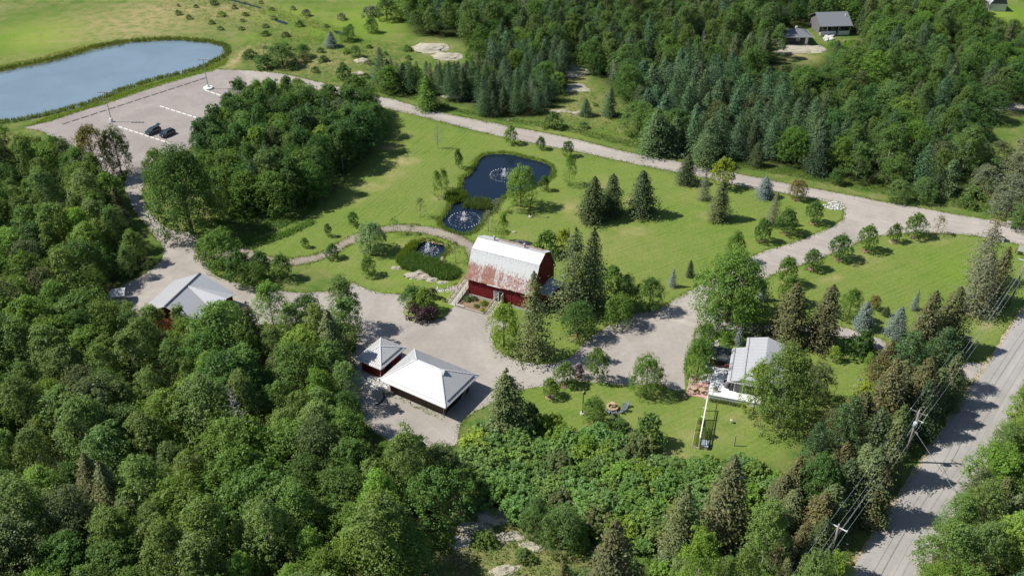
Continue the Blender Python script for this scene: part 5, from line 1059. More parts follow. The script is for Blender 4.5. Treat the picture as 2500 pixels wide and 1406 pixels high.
# ------------------------------------------------------------------ rocks
def rock_mesh(seed, flat=0.35, n=2):
    rr = random.Random(seed); import bmesh
    bm = bmesh.new(); bmesh.ops.create_icosphere(bm, subdivisions=3, radius=1)
    for v in bm.verts:
        f = 1+0.5*mnoise.fractal(v.co*1.1+Vector((seed*3.1, 0, 0)), 1.0, 2.0, 4); v.co *= f; v.co.z = max(v.co.z, -0.25)*flat
    me = bpy.data.meshes.new('rock'); bm.to_mesh(me); bm.free(); me.materials.append(M['rock']); return me
RK = [rock_mesh(i, 0.3) for i in range(4)]; RB = [rock_mesh(i+10, 0.6) for i in range(4)]
for x, y, w_, d2, h, lbl in ((1020, 672, 2.6, 1.2, .9, 'large pale bedrock slab below the reed bed'), (1035, 678, 1.9, 1.0, .7, 'middle pale rock at the foot of the reeds'), (1058, 684, 1.5, .7, .5, 'low rock right of the largest slab by the reeds'), (968, 655, 1.1, .6, .4, 'small flat rock at the left of the reed bed'), (1082, 690, 1.2, .5, .35, 'thin rock under the right end of the reeds'), (1080, 637, .6, .5, .8, 'white boulder on the right bank of the small pond'), (1087, 645, .4, .3, .4, 'little stone beside the white boulder'),
                             (1055, 120, 6, 4, 1.2, 'broad sunlit bedrock outcrop at the upper wood edge'), (1095, 140, 5, 3, .9, 'pale outcrop right of the broad one'), (1390, 175, 6, 5, .8, 'pale outcrop at the top of the grassy clearing'), (1400, 215, 5, 3, .6, 'lower outcrop in the upper clearing'), (1415, 277, 2.2, 1.0, .8, 'grey boulder lying in the grassy clearing'), (1368, 272, 3, 1, .4, 'flat rock at the left edge of the clearing'), (872, 182, 2.0, 1.2, .8, 'small dome of rock beside the drive'), (885, 150, 2.4, 1.6, .8, 'pale rock beside the young larches'), (1140, 240, 3.6, .9, .5, 'low ledge of rock above the drive'),
                             (1100, 238, 2.6, .8, .4, 'small ledge left of the low one above the drive'), (1950, 122, 8, 4, .7, 'pale bedrock slope below the far garage'), (1920, 100, 6, 3, .5, 'rock apron left of the far garage'), (1990, 118, 4, 2, .5, 'rock patch between garage and bungalow'), (2460, 262, 7, 2.5, .6, 'pale bedrock at the right edge of the far wood'),
                             (1205, 1262, 2.6, 1.7, .6, 'mossy bedrock patch below the sumac thicket'), (1165, 1290, 2.6, 1.5, .5, 'pale bedrock left of the mossy patch'), (1245, 1310, 2.2, 1.0, .5, 'bedrock ledge between the low bushes'), (1300, 1335, 1.8, .8, .4, 'thin rock ledge right of the mossy patch'), (1235, 1392, 2.0, .9, .4, 'bedrock at the lower edge of the picture'), (1130, 1322, 2.0, 1.2, .4, 'bedrock under the aspens below the yard'), (1090, 480, 1.0, .5, .4, 'pale rock at the left neck of the pond'), (1255, 567, .5, .3, .3, 'small stone by the yellow green tree')):
    q = P(x, y); o = link('rock_outcrop' if w_ > 1.5 else 'rock', R.choice(RK if h < w_*0.4 else RB), None, q-Vector((0, 0, .05)), (0, 0, R.uniform(-.3, .3)), (w_, d2, h/0.35 if h < w_*.4 else h/.6)); tag(o, lbl, 'rock')
def stones(name, polyp, n, smin, smax, mat, label):
    W = poly(polyp); xs_ = [q[0] for q in W]; ys_ = [q[1] for q in W]; m_ = MB(); rr = random.Random(n); k = 0
    while k < n:
        x, y = rr.uniform(min(xs_), max(xs_)), rr.uniform(min(ys_), max(ys_))
        if not inside(np.array([x]), np.array([y]), W)[0]: continue
        s = rr.uniform(smin, smax); c = Vector((x, y, s*.3)); vs = [c+Vector((math.cos(a)*s*rr.uniform(.7, 1.1), math.sin(a)*s*rr.uniform(.7, 1.1), z*s)) for z in (-.4, .35) for a in (0, 1.25, 2.5, 3.8, 5.0)]; vs.append(c+Vector((0, 0, s*.6)))
        m_.add(vs, [(i, (i+1) % 5, 5+(i+1) % 5, 5+i) for i in range(5)]+[(5+i, 5+(i+1) % 5, 10) for i in range(5)]); k += 1
    tag(m_.obj(name, mat), label, name.replace('_', ' '), kind='stuff')
stones('stone_heap', [(1706,765),(1725,758),(1750,770),(1758,782),(1735,786),(1712,778)], 160, .12, .34, M['whitestone'], 'heap of pale stones under the big round maple')
stones('stone_edging', [(2008,500),(2030,492),(2058,498),(2062,512),(2045,514),(2015,510)], 90, .12, .3, M['whitestone'], 'pale loose stones at the tip of the drive fork')
stones('stone_heap', [(850,905),(900,915),(945,925),(955,945),(930,955),(880,935),(845,920)], 420, .1, .24, M['whitestone'], 'white crushed stones behind the red shed')
stones('stone_edging', [(1028,578),(1060,586),(1095,600),(1108,618),(1098,622),(1085,604),(1050,594),(1026,586)], 55, .08, .24, M['tan'], 'rough stones round the far bank of the small pond')
stones('stone_edging', [(982,772),(984,740),(996,722),(1004,726),(997,745),(999,766),(1025,776),(1055,776),(1040,786),(1000,784)], 130, .08, .22, M['stone'], 'loose pale stones round the left side of the shrub island')
stones('stone_edging', [(1735,840),(1752,830),(1758,850),(1745,865)], 60, .1, .25, M['whitestone'], 'pale stones behind the deck trees')
stones('stone_edging', [(1062,702),(1100,700),(1118,706),(1100,714),(1066,714)], 60, .08, .2, M['whitestone'], 'white pebbles behind the shrub island')
stones('stone_edging', [(2012,92),(2034,88),(2034,98),(2014,102)], 40, .3, .9, M['whitestone'], 'white boulders at the bungalow corner')

# ------------------------------------------------------------------ reeds, tall grass, weeds
def scatter(W, n, seed):
    rng = np.random.default_rng(seed); a = np.array(W); x0, y0 = a.min(0); x1, y1 = a.max(0); out = []
    tot = 0
    while tot < n:
        X = rng.uniform(x0, x1, n*2); Y = rng.uniform(y0, y1, n*2); k = inside(X, Y, W); out.append(np.stack([X[k], Y[k]], 1)); tot += k.sum()
        if len(out) > 60: break
    return np.concatenate(out)[:n]
def ring_pts(W, n, w0, w1, seed):
    rng = np.random.default_rng(seed); W = np.array(W); d = np.roll(W, -1, 0)-W; L_ = np.linalg.norm(d, axis=1); cum = np.cumsum(L_); r = rng.uniform(0, cum[-1], n); i = np.searchsorted(cum, r); t = rng.uniform(0, 1, n)[:, None]
    nn = np.stack([d[i, 1], -d[i, 0]], 1)/L_[i][:, None]
    A_ = 0.5*np.sum(W[:, 0]*np.roll(W[:, 1], -1)-np.roll(W[:, 0], -1)*W[:, 1]); nn = nn if A_ > 0 else -nn
    return W[i]+d[i]*t+nn*rng.uniform(w0, w1, n)[:, None]
def blades(name, pts, h, wd, col, label, seed=0, nb=3, spread=.25, z=0.0, lean=.25, cat='reeds', zf=None):
    rng = np.random.default_rng(seed); n = len(pts)*nb; base = np.repeat(pts, nb, 0)+rng.normal(0, spread, (n, 2)); hh = h*rng.uniform(.55, 1.15, n); a = rng.uniform(0, 6.28, n); ln = rng.normal(0, lean, (n, 2))*hh[:, None]
    dx = np.stack([np.cos(a), np.sin(a)], 1)*wd/2; zb = np.full(n, z) if zf is None else zf(base)
    V = np.stack([np.c_[base-dx, zb-.05], np.c_[base+dx, zb-.05], np.c_[base+dx*.7+ln*.5, zb+hh*.6], np.c_[base-dx*.7+ln*.5, zb+hh*.6]], 1)
    V2 = np.stack([V[:, 3], V[:, 2], np.c_[base+ln+dx*.15, zb+hh], np.c_[base+ln-dx*.15, zb+hh]], 1)
    VV = np.concatenate([V, V2], 1).reshape(-1, 3); lv = np.repeat(rng.uniform(0, 1, n), 8)
    o = link(name, fast_mesh(name, VV, np.arange(8*n), 4, M['blade'], {'lv': lv}), color=(*col, 1)); tag(o, label, cat, kind='stuff')
def clumps(name, pts, size, per, col, label, seed=0, hgt=.5, leaf=.22, mat='leaf', cat='weeds'):
    rng = np.random.default_rng(seed); n = len(pts); s = size*rng.uniform(.5, 1.3, n); d = norm(rng.normal(size=(n*per, 3))+np.array([0, 0, .9])); c = np.repeat(np.c_[pts, np.zeros(n)], per, 0)+d*np.repeat(s, per)[:, None]*np.array([1, 1, hgt])*rng.uniform(.5, 1.05, n*per)[:, None]
    lv = np.clip(np.repeat(rng.uniform(0, .6, n), per)+rng.uniform(0, .4, n*per), 0, 1)
    o = link(name, leaf_mesh(name, c, norm(d+rng.normal(size=(n*per, 3))*.5+np.array([0, 0, .3])), leaf, M[mat], .6, lv, rng), color=(*col, 1)); tag(o, label, cat, kind='stuff')
REED = q2([(110,860),(190,790),(330,720),(480,690),(640,720),(800,790),(1000,830),(1100,870),(1200,900),(1450,1000),(1540,1100),(1500,1180),(1350,1260),(1100,1260),(900,1190),(650,1100),(400,1040),(200,1000)], 9.373, 960, 550)
REEDY = q2([(90,860),(200,650),(330,500),(520,400),(560,440),(480,560),(300,700),(180,850)], 9.373, 960, 550)
blades('cattails', scatter(poly(REED), 2600, 1), 1.25, .08, (.11, .19, .055), 'dense dark green cattails filling the reed bed', 1)
blades('cattails', scatter(poly(REEDY), 900, 2), 1.2, .09, (.16, .22, .03), 'yellow green reeds left of the small pond', 2)
blades('cattails', scatter(poly(q2([(540,850),(700,800),(950,830),(1000,900),(900,960),(700,940),(520,920)], 6.39, 1050, 360)), 700, 3), 1.3, .09, (.10, .15, .05), 'reeds growing between the two garden ponds', 3, z=-.4)
blades('cattails', scatter(poly(q2([(220,760),(400,700),(560,730),(580,800),(400,850),(280,860)], 6.39, 1050, 360)), 500, 4), 1.3, .09, (.10, .16, .03), 'reeds on the left bank of the garden pond', 4)
blades('shore_grass', ring_pts(SL['ponda'], 2000, -.1, .9, 5), .5, .10, (.17, .24, .05), 'tall grass fringe round the garden ponds', 5, cat='grass')
blades('shore_grass', ring_pts(SL['pondb'], 600, -.1, .8, 6), .5, .10, (.17, .23, .05), 'tall grass fringe round the small pond', 6, cat='grass')
blades('shore_grass', ring_pts(SL['lake'], 4200, -.3, 1.8, 7), 0.8, .16, (.15, .19, .05), 'reedy fringe round the large pond', 7, cat='grass')
BANK = [(60,310),(120,285),(200,262),(290,228),(380,200),(470,175),(540,150),(560,140),(548,160),(470,184),(380,208),(290,240),(200,272),(120,297)]
clumps('bank_weeds', scatter(poly(BANK), 2600, 8), .6, 7, (.17, .24, .03), 'bright yellow green weeds on the bank by the car park', 8)
clumps('bank_weeds', scatter(poly([(-60,200),(0,178),(120,155),(240,122),(300,110),(300,98),(200,112),(100,138),(0,160),(-60,180)]), 1500, 9), .6, 6, (.20, .21, .04), 'yellowish weeds on the far bank of the large pond', 9)
VERGE = [(900,228),(1000,250),(1100,278),(1250,305),(1400,332),(1540,366),(1650,385),(1800,412),(2000,452),(2150,480),(2300,507),(2480,540),(2600,560),(2600,530),(2480,518),(2300,486),(2150,458),(2000,430),(1850,405),(1700,388),(1600,365),(1540,350),(1400,318),(1250,295),(1100,268),(1000,240),(910,215)]
def offs(W, dx, dy): return [(x+dx, y+dy) for x, y in W]
clumps('verge_weeds', scatter(poly([(x, y-6) for x, y in VERGE]), 5200, 10), .6, 6, (.085, .15, .03), 'tall dark weeds along the far side of the drive', 10)
clumps('meadow_weeds', scatter(poly([(560,120),(640,80),(760,90),(880,95),(1000,110),(1000,170),(900,215),(820,205),(700,180),(600,165)]), 3200, 11), .8, 6, (.10, .165, .035), 'rough green weeds in the meadow above the drive', 11, .6)
clumps('meadow_weeds', scatter(poly([(400,0),(560,-5),(720,40),(880,95),(820,120),(640,85),(480,50),(380,20)]), 2600, 12), .9, 5, (.13, .17, .05), 'dull green weeds along the upper stream', 12, .5)
clumps('stream_reeds', scatter(poly([(540,-10),(600,2),(680,22),(740,42),(800,60),(850,76),(885,96),(878,106),(835,92),(790,78),(730,62),(670,44),(590,22),(520,2)]), 900, 31), .8, 7, (.06, .10, .03), 'dark reeds lining the upper stream', 31, 1.2)
clumps('meadow_weeds', scatter(poly([(1340,240),(1470,215),(1550,300),(1560,360),(1400,325),(1300,300)]), 1400, 13), .6, 6, (.13, .18, .04), 'olive weeds in the grassy clearing', 13, .5)
clumps('meadow_weeds', scatter(poly([(1700,395),(1850,400),(2000,430),(2250,470),(2400,420),(2500,400),(2560,500),(2480,520),(2300,490),(2100,455),(1900,425)]), 3800, 14), .7, 6, (.12, .17, .04), 'pale rough grass beyond the drive at right', 14, .5)
clumps('hollow_grass', scatter(poly([(520,530),(600,520),(700,525),(780,500),(750,525),(700,552),(640,575),(590,590),(530,575)]), 2400, 15), .6, 6, (.07, .14, .03), 'tall shaded grass in the hollow below the centre wood', 15, .6)
clumps('shrub_edging', scatter(poly([(560,592),(620,588),(690,568),(760,535),(770,545),(700,580),(630,600),(570,602)]), 900, 16), .7, 9, (.10, .19, .03), 'low bright hedge of weeds edging the mown lawn', 16, .9)
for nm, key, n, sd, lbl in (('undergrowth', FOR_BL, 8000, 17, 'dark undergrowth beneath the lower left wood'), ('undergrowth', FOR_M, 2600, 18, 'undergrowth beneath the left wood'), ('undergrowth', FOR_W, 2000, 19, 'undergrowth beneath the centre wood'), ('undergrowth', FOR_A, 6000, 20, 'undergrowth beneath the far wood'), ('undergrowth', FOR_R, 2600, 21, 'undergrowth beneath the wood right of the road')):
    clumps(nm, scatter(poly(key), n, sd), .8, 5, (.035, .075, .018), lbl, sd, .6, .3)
clumps('undergrowth', scatter(poly([(1130,1100),(1300,1280),(1500,1330),(1800,1300),(2000,1150),(2080,1300),(2000,1480),(1500,1500),(1250,1480),(1150,1400)]), 3600, 22), .7, 7, (.08, .14, .03), 'mixed green undergrowth below the sumac thicket', 22, .8)
for nm_, pl_, n_, sd_, z_ in (('yard', YARD, 3000, 41, .03), ('driveway', DRIVE, 4200, 42, .03), ('lane', LANE, 900, 43, .03), ('footpath', PATH, 1400, 44, .03), ('car park', LOT, 900, 45, .03), ('shrub island', ISL, 300, 46, .05)):
    E0 = ring_pts([tuple(q) for q in smooth_poly(poly(pl_), jit=.35, step=1.0, seed={'car park': 5, 'lane': 6, 'footpath': 8}.get(nm_, 1))], n_, -.35, .3, sd_)
    for o2 in (YARD, DRIVE, LANE, LOT):
        if o2 is not pl_: E0 = E0[~inside(E0[:, 0], E0[:, 1], poly(o2))]
    E0 = E0[~inside(E0[:, 0], E0[:, 1], strip(-.3, 7.5))]
    for c_, r_ in ((barn.location+Vector((6, 2, 0)), 8.5), (D0+Vector((0, 5, 0)), 7.0)): E0 = E0[(E0[:, 0]-c_.x)**2+(E0[:, 1]-c_.y)**2 > r_*r_]
    blades('edge_grass', E0, .28, .10, (.14, .20, .035), 'ragged grass along the edge of the %s' % nm_, sd_, cat='grass', spread=.3, z=z_, lean=.5)
bands_ = [(q.x, q.y) for q in [ra+rd*t+rn*(-.6) for t in range(-40, 120, 2)]]
blades('edge_grass', np.array([(ra+rd*R.uniform(-60, 150)+rn*R.choice((-.55, 7.75)))[:2] for _ in range(1600)]), .3, .10, (.16, .20, .045), 'ragged grass along the country road', 47, cat='grass', spread=.3, lean=.5)
clumps('shed_weeds', scatter(poly([(945,950),(1000,975),(1060,1000),(1090,1015),(1080,1025),(1040,1010),(980,985),(940,965)]), 70, 23), .35, 9, (.16, .22, .04), 'tufts of weeds along the back of the wide shed', 23, 1.0, .16)

# ------------------------------------------------------------------ single trees (base x, base y, top y, crown width, all in photo pixels)
def single(sp, x, y, ty, wpx, col, label, group=None, mulch=None, cat=None):
    q = P(x, y); h = max(0.5, top_z(q.y, ty)); wd = wpx/pxm(q.y, h*.5)*{'spruce': 1.3, 'greyspruce': 1.5, 'larch': 1.3, 'pine': 1.15}.get(sp, 0.94); plant(sp, q.x, q.y, h, wd, col, label, group, cat, mulch=mulch, vr=.08)
YG = 'young trees along the drives'
T = [
('young',2231,578,520,44,'maple','dense young tree fourth from the gate on the lower verge',YG,.9),('sparse',2285,572,525,38,'rust','thin reddish young tree nearest the gate pillars',YG,.7),('young',2180,590,545,29,'dkmaple','smallest round young tree on the lower drive verge',YG,.9),('young',2112,612,548,42,'maple','young tree below the drive fork with wide mulch ring',YG,.9),
('young',2048,633,572,50,'dkmaple','broadest young tree along the lower drive verge',YG,1.0),('young',1982,657,607,40,'dkmaple','young tree between the broadest one and the big round maple',YG,.9),('young',1917,695,627,48,'maple','young tree at the lawn edge right of the big round maple',YG,.8),('young',1921,740,670,44,'maple','brighter young tree just below its neighbour by the big maple',None,None),
('young',1985,545,490,40,'dkmaple','round young tree at the tip of the drive fork',YG,.9),('young',1918,570,508,48,'dkmaple','wide young tree left of the fork tip tree',YG,.9),('young',1860,590,535,38,'dkmaple','young tree lowest on the upper side of the second drive',YG,.9),('greyspruce',1883,548,468,34,'greysp','thin half bare spruce behind the fork young trees'),
('young',1944,488,440,36,'rust','reddish green young tree on the upper lawn corner',YG,.8),('spruce',1865,480,428,38,'blue','short blue green spruce beside the drive'),('young',1762,458,385,52,'yellow','yellow green tree at the drive edge'),('spruce',1752,535,440,54,'olive','brownish spruce on a bare patch in the lawn'),
('greyspruce',1718,487,422,28,'greysp','slim pale spruce left of the yellow green tree'),('spruce',1674,447,376,46,'spruce','dark spruce at the lawn edge by the drive'),('spruce',1443,537,432,66,'spruce','left one of three big lawn spruces'),('spruce',1492,522,425,56,'spruce','middle one of three big lawn spruces'),('spruce',1568,522,413,66,'spruce','right one of three big lawn spruces, standing apart'),
('young',1247,352,306,28,'bright','small bright tree between pond and drive',YG,None),('young',1320,365,333,21,'dkmaple','tiny round tree right of the small bright one',YG,None),('young',1386,382,345,26,'dkmaple','small dark tree touching the drive edge above the pond',YG,None),('birch',1389,452,374,40,'bright','taller bright tree right of the pond',YG,None),('young',1328,465,428,21,'dkmaple','small tree at the lower right shore of the pond',None,None),('young',1120,410,363,19,'dkmaple','slim small tree left of the pond',None,None),
('bare',1069,362,296,30,'greybush','bare grey larch standing on the upper lawn'),('maple',1271,505,403,72,'bright','bright green maple at the pond shore beside the fountain'),('birch',1070,482,415,34,'bright','leaning bright tree on the left pond bank'),('birch',1085,462,408,34,'bright','second bright tree behind the leaning one left of the pond'),('birch',1228,592,515,42,'lime','yellow green tree behind the barn roof'),('sparse',1192,565,512,34,'greybush','wispy grey green tree below the lower pond'),('sparse',1215,520,485,34,'greybush','wispy shrub on the bank between the lamp and pond'),
('sparse',1026,530,483,28,'olive','wispy olive tree on the lawn left of the ponds'),('young',864,552,517,23,'dkmaple','small dark tree right one on the left lawn',YG,None),('young',802,577,547,18,'dkmaple','middle small tree on the left lawn',YG,None),('young',745,604,580,18,'maple','leftmost tiny tree on the left lawn',YG,None),('young',812,630,596,31,'dkmaple','small round tree beside the footpath',None,None),
('willow',905,614,543,62,'willow','pale drooping willow beside the footpath'),('sparse',963,572,531,30,'bright','light feathery tree on the upper edge of the footpath'),('sparse',1004,572,547,24,'greybush','wispy little tree on the footpath edge'),('young',901,672,625,34,'maple','small bright tree below the willow'),('sparse',1113,642,590,32,'olive','olive small tree between the small pond and the barn'),
('bush',1332,622,563,62,'maple','large leafy bush behind the right end of the barn roof'),('bush',1375,605,560,40,'yellow','yellow green bush behind the tall spruces'),('greyspruce',1398,762,553,92,'olive','tall greyish spruce at the right end of the barn'),('spruce',1440,745,552,74,'olive','tall olive spruce right of the greyish one'),('greyspruce',1304,870,656,80,'olive','tall spruce in front of the barn roof'),
('maple',1230,852,742,76,'lime','yellow green maple before the barn front'),('maple',1410,822,738,82,'dkmaple','dark maple on the grass point right of the tall spruce'),('maple',1508,797,718,64,'maple','bright maple at the upper edge of the courtyard'),('young',1490,708,645,44,'maple','young maple behind the barn spruces'),('maple',1526,755,672,52,'dkmaple','dark maple between two others above the courtyard'),('maple',1585,760,678,66,'dkmaple','round dark maple right of the group above the courtyard'),
('bluespruce',1641,700,655,28,'blue','small silvery blue spruce alone on the lawn'),('spruce',1684,675,635,19,'spruce','tiny dark spruce beside the big round maple'),('bigmaple',1776,785,612,165,'maple','big round maple beside the second drive'),('maple',1790,640,563,46,'maple','narrow maple top behind the big round maple'),('bluespruce',1860,733,683,34,'blue','blue spruce right of the big round maple'),
('spruce',1920,832,690,92,'brownspruce','left one of two broad brown spruces'),('spruce',1998,842,695,88,'brownspruce','right one of two broad brown spruces'),('maple',2067,782,703,48,'maple','bright tree behind the right brown spruce'),('spruce',2104,803,735,46,'blue','blue green spruce beside the lane'),('young',2131,755,722,24,'rust','small reddish tree on the right lawn'),('spruce',2162,770,747,18,'spruce','very small spruce on the right lawn'),('spruce',2184,822,748,46,'blue','blue green spruce at the far end of the lane'),('bluespruce',2230,756,708,28,'blue','small blue spruce left of the conifer row'),
('bush',2097,868,805,68,'dkmaple','large dark bush on the near side of the lane'),('young',2035,880,845,29,'lime','tiny bright tree on the lawn behind the house',None,.4),('young',2118,902,862,26,'bright','small bright tree at the edge of the conifer row'),
('larch',2385,690,540,78,'greybush','feathery pale larch at the end of the conifer row'),('greyspruce',2375,762,615,84,'greysp','half bare grey spruce in the conifer row'),('spruce',2420,740,606,64,'brownspruce','brown spruce beyond the half bare one'),('spruce',2295,852,700,90,'brownspruce','brown spruce near the notice board'),('spruce',2240,872,712,84,'brownspruce','brown spruce left of its twin by the notice board'),
('pine',2278,950,800,104,'pine','right one of two round topped green pines'),('pine',2196,952,802,108,'pine','left one of two round topped green pines'),('spruce',2305,985,862,66,'olive','olive spruce leaning over the road edge'),('spruce',2225,1030,868,92,'brownspruce','brown spruce between the pines and the transformer pole'),('spruce',2150,1060,880,92,'brownspruce','brown spruce beside the yellow bush'),('spruce',2232,1062,925,70,'spruce','dark spruce behind the transformer pole'),
('maple',2092,1012,930,64,'yellow','vivid yellow green tree in the conifer row'),('bluespruce',2092,975,925,46,'blue','blue spruce beside the yellow green tree'),('pine',2040,1140,965,108,'pine','green pine right of the large house tree'),('spruce',2118,1160,1000,84,'spruce','grey green spruce below the yellow tree'),('spruce',2150,1172,1015,84,'olive','olive spruce left of the transformer pole'),('maple',2130,1110,1010,70,'dkmaple','dark leafy tree inside the conifer row'),
('spruce',2110,1260,1090,92,'olive','olive spruce above the lower crossarm'),('spruce',2122,1268,1125,76,'brownspruce','brown spruce with low limbs by the lower pole'),('spruce',2050,1260,1120,84,'spruce','dark spruce right of the lawn corner'),('maple',1985,1260,1115,112,'dkmaple','round dark maple at the lawn corner'),('spruce',1925,1230,1110,70,'brownspruce','brown spruce behind the sumac'),('pine',1975,1165,1030,80,'pine','small pine at the lawn edge'),
('bigash',1898,1042,846,150,'birch','huge spreading tree behind the house with yellow green edge'),('ash',1838,1010,880,78,'lime','yellow green limb tree against the house roof'),('maple',1985,985,885,80,'olive','thin yellowish tree right of the huge house tree'),
('maple',1716,884,787,66,'maple','upper one of two maples left of the deck'),('maple',1701,926,826,72,'maple','lower one of two maples left of the deck'),('bluespruce',1802,840,789,32,'blue','blue spruce behind the deck gazebo'),('bush',1772,838,810,22,'maple','small dark shrub left of the blue spruce'),('bush',1850,828,788,48,'greybush','dull brownish shrub behind the house roof'),('bush',1770,862,842,40,'bush','low green shrub behind the gazebo'),
('young',1377,940,886,47,'maple','young maple at the courtyard edge left of the purple tree',None,.9),('young',1412,922,890,26,'purple','small purple leaved tree at the courtyard edge',None,.5),('young',1457,930,854,46,'maple','tall young maple right of the purple tree'),('maple',1578,957,866,78,'maple','spreading maple at the lower courtyard edge'),('young',1343,968,924,37,'maple','small round maple nearest the front spruce',None,.9),('maple',1450,1035,968,54,'maple','leafy maple beside the black lamp post'),
('spruce',1240,1056,895,96,'olive','large olive spruce between the wide shed and the sumac'),('bush',1300,1040,985,56,'dkmaple','dark shrub right of the large olive spruce'),('bush',1345,1062,1010,70,'lime','yellowish shrub at the edge of the sumac'),('bush',1580,1085,1012,78,'bush','rounded dark bush on the lawn edge'),('bush',1665,968,955,24,'greybush','little grey bush beside the pink patio'),('bush',1512,1048,1022,46,'bush','small bush below the garden chairs'),
('young',1008,752,700,58,'dkmaple','dark small tree on the shrub island'),('young',1038,760,702,48,'bright','bright small tree on the shrub island'),('young',1056,727,703,22,'purple','small purple tree behind the shrub island'),('bush',1014,776,742,38,'purple','purple bush at the left of the shrub island'),('bush',1038,782,750,44,'purple','middle purple bush on the shrub island'),('bush',1056,778,748,34,'purple','right purple bush on the shrub island'),('bush',1086,737,726,10,'dkmaple','tiny round bush on the shrub island grass'),
('maple',545,652,563,92,'maple','rounded bright tree beside the left yard'),('young',590,690,612,62,'dkmaple','dark leafy shrub tree below the rounded one'),('young',640,672,612,46,'dkmaple','small dark tree at the path end'),('young',690,680,618,44,'maple','small tree above the lower left wood'),('young',505,640,580,50,'maple','left shrub tree by the yard bend'),('maple',620,700,640,60,'maple','bushy tree beside the yard behind the dark shrubs'),
('maple',243,440,308,84,'rust','reddish brown tree at the edge of the car park'),('maple',298,425,305,66,'olive','yellowish tree right of the reddish brown one'),('bigmaple',470,570,352,150,'dkmaple','very large dark maple at the bend of the drive'),('maple',395,470,365,62,'maple','smaller maple leaning against the very large one'),
('spruce',820,905,760,80,'olive','tall olive spruce at the right edge of the lower left wood'),('maple',790,1010,898,70,'bright','bright maple before the small red shed'),('maple',850,1060,960,80,'dkmaple','dark maple right of the bright one by the shed'),('aspen',1012,1240,1035,130,'aspen','tall aspen with a pale trunk below the yard'),('maple',1090,1175,1085,66,'dkmaple','dark round tree left of the sumac thicket'),
('spruce',1490,1470,1272,120,'brownspruce','big brown spruce at the bottom centre'),('spruce',1650,1355,1182,96,'olive','olive spruce rising from the lower sumac'),('spruce',1765,1320,1112,116,'brownspruce','tall brown spruce right of the olive one'),('aspen',1855,1400,1222,126,'aspen','pale aspen below the round dark maple'),('aspen',1690,1520,1300,120,'bright','light green aspen at the bottom edge'),('aspen',1790,1530,1330,110,'aspen','leafy aspen at the bottom edge left of the pole'),('aspen',1940,1560,1340,120,'aspen','aspen at the bottom edge near the lower pole'),('maple',1370,1340,1240,96,'bush','dull green round tree among the rocks'),('maple',1310,1310,1215,70,'bush','leafy round bush tree below the sumac'),
('maple',2025,1455,1350,84,'bright','bright bush tree at the foot of the lower pole'),('maple',1985,1490,1375,84,'maple','leafy bush tree left of the lower pole foot'),('spruce',1985,1400,1260,80,'spruce','dark spruce left of the lower pole'),
('spruce',1046,265,185,54,'maple','dense dark tree above the drive bend'),('maple',1243,335,262,1,'maple',''),
('spruce',1486,282,212,36,'larch','lone spruce in the middle of the clearing'),('spruce',1430,282,240,30,'larch','small spruce at the top of the clearing'),('bush',1425,313,297,24,'bush','small dark bush in the clearing'),('bush',1350,312,272,46,'bush','dark bush where the clearing meets the drive'),('spruce',1600,375,262,70,'larch','broad blue green spruce at the right edge of the clearing'),('spruce',1642,372,285,56,'larch','blue green spruce right of the broad one'),('larch',1718,408,318,72,'larch','rounded blue green larch above the drive'),('spruce',1845,405,345,34,'spruce','narrow dark spruce in the grass beyond the drive'),('spruce',1680,300,200,60,'larch','tall larch like spruce at the wood front'),
('spruce',810,115,78,30,'blue','silvery half dead spruce in the upper meadow'),('maple',690,160,105,70,'dkmaple','dark bush clump in the meadow by the car park'),('bush',650,165,135,50,'dkmaple','left part of the dark meadow clump'),('maple',740,140,108,40,'dkmaple','right part of the dark meadow clump'),('bush',610,140,122,40,'dkmaple','small dark hedge in the upper meadow'),('maple',908,80,45,32,'dkmaple','round dark tree in the upper meadow'),('maple',850,100,66,36,'bush','dark leafy tree by the stream'),('bush',905,38,15,44,'greybush','pale rounded willow bush at the top'),('maple',945,50,-12,48,'dkmaple','dark tree at the top of the meadow'),('bush',838,190,160,42,'dkmaple','dark bush beside the drive rocks'),('maple',870,140,112,30,'bush','green bush near the pale rocks'),('bush',790,150,136,26,'dkmaple','little dark meadow bush'),('bush',845,130,118,20,'lime','yellow green little meadow bush'),
('young',2040,450,412,30,'dkmaple','small dark tree beyond the fork'),('maple',2250,490,435,60,'bush','leafy tree beyond the drive by the white sign'),('spruce',2310,470,388,56,'larch','pointed bright green tree beyond the drive'),('maple',2190,492,440,50,'bush','rough green tree beyond the drive'),('maple',2395,470,405,60,'greybush','grey green willow bush at the right'),('maple',2455,530,430,90,'greybush','large grey willow bush at the right edge'),('maple',2480,450,360,80,'greybush','grey bush high at the right edge'),('bush',2360,505,475,40,'bush','low bush in the right verge'),('maple',2430,400,345,60,'olive','olive bush beyond the grassy patch at right'),('maple',2380,400,340,60,'bush','green bush left of the grassy patch at right'),('maple',2490,560,500,60,'bush','leafy bush above the gate'),
('bush',2340,848,818,34,'lime','yellow bush left of the notice board'),('bush',2360,850,835,22,'purple','small purple bush in front of the notice board'),('bush',2484,618,606,16,'rust','orange flowering plant beside the white board'),
]
for t in T:
    if t[4] <= 1: continue
    single(t[0], t[1], t[2], t[3], t[4], t[5], t[6], t[7] if len(t) > 7 else None, t[8] if len(t) > 8 else None)

